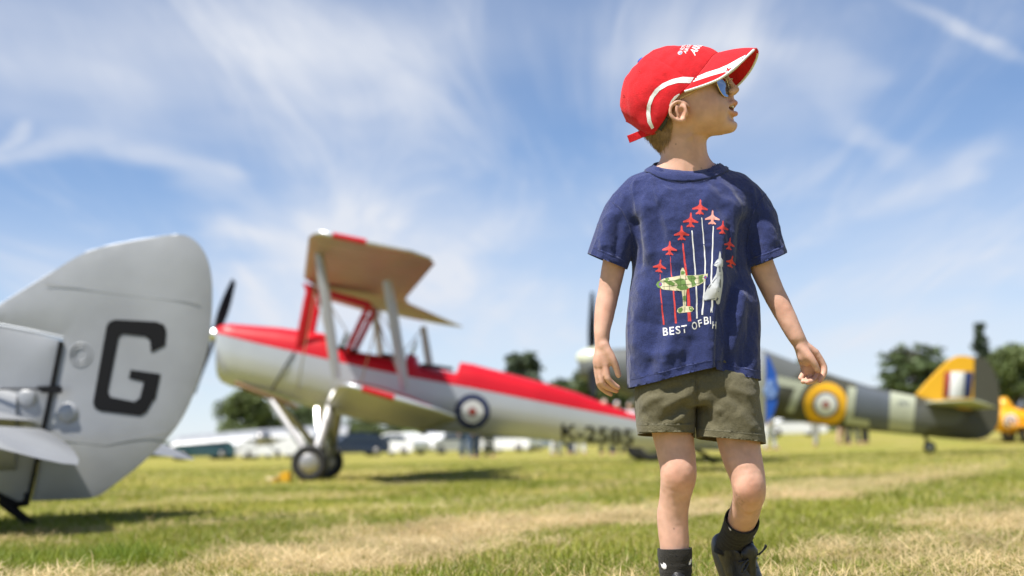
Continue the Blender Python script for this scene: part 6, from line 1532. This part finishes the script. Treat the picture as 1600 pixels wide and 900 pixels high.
def kstrip(pa, pb, h, n=16):
    a = [lerp(pa, pb, t) for t in np.linspace(0.01, .985, n)]
    decal('hem', *poly(a + [(x, y - h) for x, y in a[::-1]]), kproj(.0012), 5, M_shorts, shorts)
kstrip((997.5, 674.9), (1085.5, 674.6), 13); kstrip((1088, 680.3), (1193, 690), 12)
M_kt = mat('olive_thread', (0.13, 0.125, 0.085), rough=.8)
def kst(fn, n):
    L_ = []
    for i in range(n):
        pa = kproj(.0016)(fn(i / n)); pb_ = kproj(.0016)(fn((i + .6) / n))
        if pa is None or pb_ is None or np.linalg.norm(pa - pb_) > .006: continue
        L_.append(tube([pa, pb_], .0005, 4))
    if L_: pm('stitch', join(L_), M_kt, shorts)
kst(lambda t: lerp((998, 664), (1085, 663.6), t), 44); kst(lambda t: lerp((1089, 670.5), (1192, 679.6), t), 48)
c_ = [kproj(.0006)(p) for p in curve_pts([(1089, 586), (1088, 600), (1088, 615)], 8)]; pm('fly_seam', tube([p for p in c_ if p is not None], .0013, 6), M_shorts, shorts)

# ================================================================ socks and shoes
def tube_rings(axis_pts, rads, tilt=None, n=40):
    rings = []; x = None
    for i, p in enumerate(axis_pts):
        d = np.asarray(axis_pts[min(i + 1, len(axis_pts) - 1)]) - np.asarray(axis_pts[max(i - 1, 0)]); d /= np.linalg.norm(d)
        if x is None: x, y, _ = frame_of(d)
        else:
            x = x - d * (x @ d); x /= np.linalg.norm(x); y = np.cross(d, x)
        rings.append(np.array([p + rads[i] * (math.cos(2 * math.pi * k / n) * x + math.sin(2 * math.pi * k / n) * y) for k in range(n)]))
    return rings
def sock(pts, rads):
    ax = curve_pts([J(*p) for p in pts], 8); rr = np.interp(np.linspace(0, 1, len(ax)), np.linspace(0, 1, len(rads)), rads)
    rr = rr + np.array([.0010 * math.exp(-((i - 4) / 2.0) ** 2) * (i > 0) + .0007 * math.sin(i * 2.1) * (i > 7) for i in range(len(ax))])
    inner = [ax[2] * .4 + ax[0] * .6] + list(ax); rr = np.concatenate([[rr[0] - .0035], rr])
    rings = tube_rings(inner[1:], rr[1:], n=44); first = tube_rings([inner[0] - (inner[1] - inner[0]) * 0 , inner[2]], [rr[0], rr[0]], n=44)[0]
    v_, f_ = loft(rings, caps=False)
    v_ = np.asarray(v_); v_ = v_ + (v_ - v_.mean(0)) * 0 + (.0005 * vnoise(v_, 90, 41))[:, None] * np.array([1, -1, 0])
    o = pm('sock', (v_, f_), M_sock, person); s_ = o.modifiers.new('thickness', 'SOLIDIFY'); s_.thickness = .003; s_.offset = 0
    return o, bvh_of(v_, f_)
s1, SB1 = sock([(1055, 858, -8), (1056, 880, -8), (1057, 905, -8), (1057, 930, -10), (1057, 945, -4)], [.0345, .0335, .0315, .030, .032])
s2, SB2 = sock([(1164.3, 816, -28), (1163, 831, -44), (1160, 849, -64), (1155, 868, -86), (1153, 882, -90)], [.0352, .0345, .0325, .0305, .032])
Z4 = lambda pts: [(1000 + x / 6.427, 760 + y / 6.427) for x, y in pts]
for pts, bv_ in (([(212, 762), (226, 784), (240, 782), (240, 758), (262, 776), (272, 800), (268, 824), (246, 828), (226, 808)], SB1), ([(482, 790), (484, 762), (498, 730), (504, 722), (508, 746), (502, 776), (492, 788)], SB1), ([(892, 378), (900, 388), (922, 430), (920, 442), (906, 432), (894, 400)], SB2), ([(1132, 508), (1136, 490), (1168, 462), (1188, 430), (1186, 458), (1162, 492), (1142, 508)], SB2)):
    o_ = decal('white_mark', *poly(Z4(pts)), cam_proj(bv_, .0022), 1.2, M_white, s1 if bv_ is SB1 else s2)
M_sole = mat('grey_rubber_sole', (0.045, 0.048, 0.055), rough=.35, var=.2, vscale=60)
def shoe(O, X, Zv, loops=True):
    X = np.asarray(X, float); X /= np.linalg.norm(X); Zv = Zv - X * (np.asarray(Zv) @ X); Zv /= np.linalg.norm(Zv); Yv = np.cross(Zv, X)
    W = lambda p: O + p[0] * X + p[1] * Yv + p[2] * Zv
    Fs = Field((-.03, -.06, -.01), (.205, .06, .11), .0028)
    Fs.ell((.030, 0, .035), (.036, .033, .036), k=.012); Fs.ell((.085, .0, .030), (.07, .036, .034), k=.02); Fs.ell((.140, .002, .022), (.05, .038, .026), k=.02)
    Fs.cap((.024, 0, .048), (.030, 0, .060), .031, .032, k=.012); Fs.cap((.05, 0, .052), (.105, 0, .040), .028, .026, k=.02)
    Fs.op(lambda x, y, z: (0.006 - z + 0 * x + 0 * y).astype(np.float32), (-.03, -.06, -.01), (.205, .06, .11), k=.004, sub=False) if False else None
    Fs.cap((.022, 0, .078), (.036, 0, .10), .024, .030, k=.005, sub=True)
    v_, q_ = Fs.mesh(3); v_[:, 2] = np.maximum(v_[:, 2], .004)
    n_ = vnormals(v_, q_); v_ = v_ + n_ * (.0005 * vnoise(v_, 90, 51))[:, None]
    up = part('shoe', mesh_np('shoe', np.array([W(p) for p in v_]), q_), M_shoe, person)
    outline = []
    for a in np.linspace(0, 2 * math.pi, 41)[:-1]:
        c_, s_ = math.cos(a), math.sin(a); x = .092 + .104 * math.copysign(abs(c_) ** .8, c_); w_ = np.interp(x, [-.02, .03, .08, .14, .2], [.030, .034, .033, .041, .034]); outline.append((x, w_ * math.copysign(abs(s_) ** .75, s_)))
    rings = [np.array([W((.092 + (x - .092) * k, y * k, z)) for x, y in outline]) for k, z in ((.94, -.010), (1.0, -.006), (1.01, .004), (1.0, .014), (.95, .018))]
    sl = pm('sole', loft(rings), M_sole, up)
    M_l = M_sock
    tg = Field((.03, -.03, .03), (.13, .03, .12), .003)
    tg.cap((.052, 0, .094), (.115, 0, .052), .013, .011); tg.ell((.060, 0, .088), (.014, .021, .012), k=.008)
    tv_, tq_ = tg.mesh(2); part('tongue', mesh_np('tongue', np.array([W(p) for p in tv_]), tq_), M_shoe, up)
    for k in range(4):
        x = .070 + .016 * k; z = .083 - .0105 * k
        pm('lace', tube([W((x, -.024, z - .012)), W((x + .003, -.010, z + .002)), W((x + .006, .010, z + .002)), W((x + .003, .024, z - .012))], .0022, 6), M_shoe, up)
    if not loops: return up
    lp = curve_pts([(.072, .004, .088), (.066, .026, .098), (.056, .040, .096), (.060, .044, .088), (.070, .022, .086)], 6); pm('lace', tube([W(p) for p in lp], .0016, 6), M_shoe, up)
    lp = curve_pts([(.072, -.004, .088), (.078, -.026, .096), (.092, -.034, .086), (.088, -.020, .082), (.074, -.004, .086)], 6); pm('lace', tube([W(p) for p in lp], .0022, 6), M_shoe, up)
    return up
shoe(np.array([J(1057, 940)[0], 3.055, 0.014]), (0.03, -1, 0), np.array([0, 0, 1.0]), False)
AX = _R * .34 - _U * .86 - _F * .34
shoe(J(1142.0, 864, -118), AX, _R * .42 + _U * .05 - _F * .85)
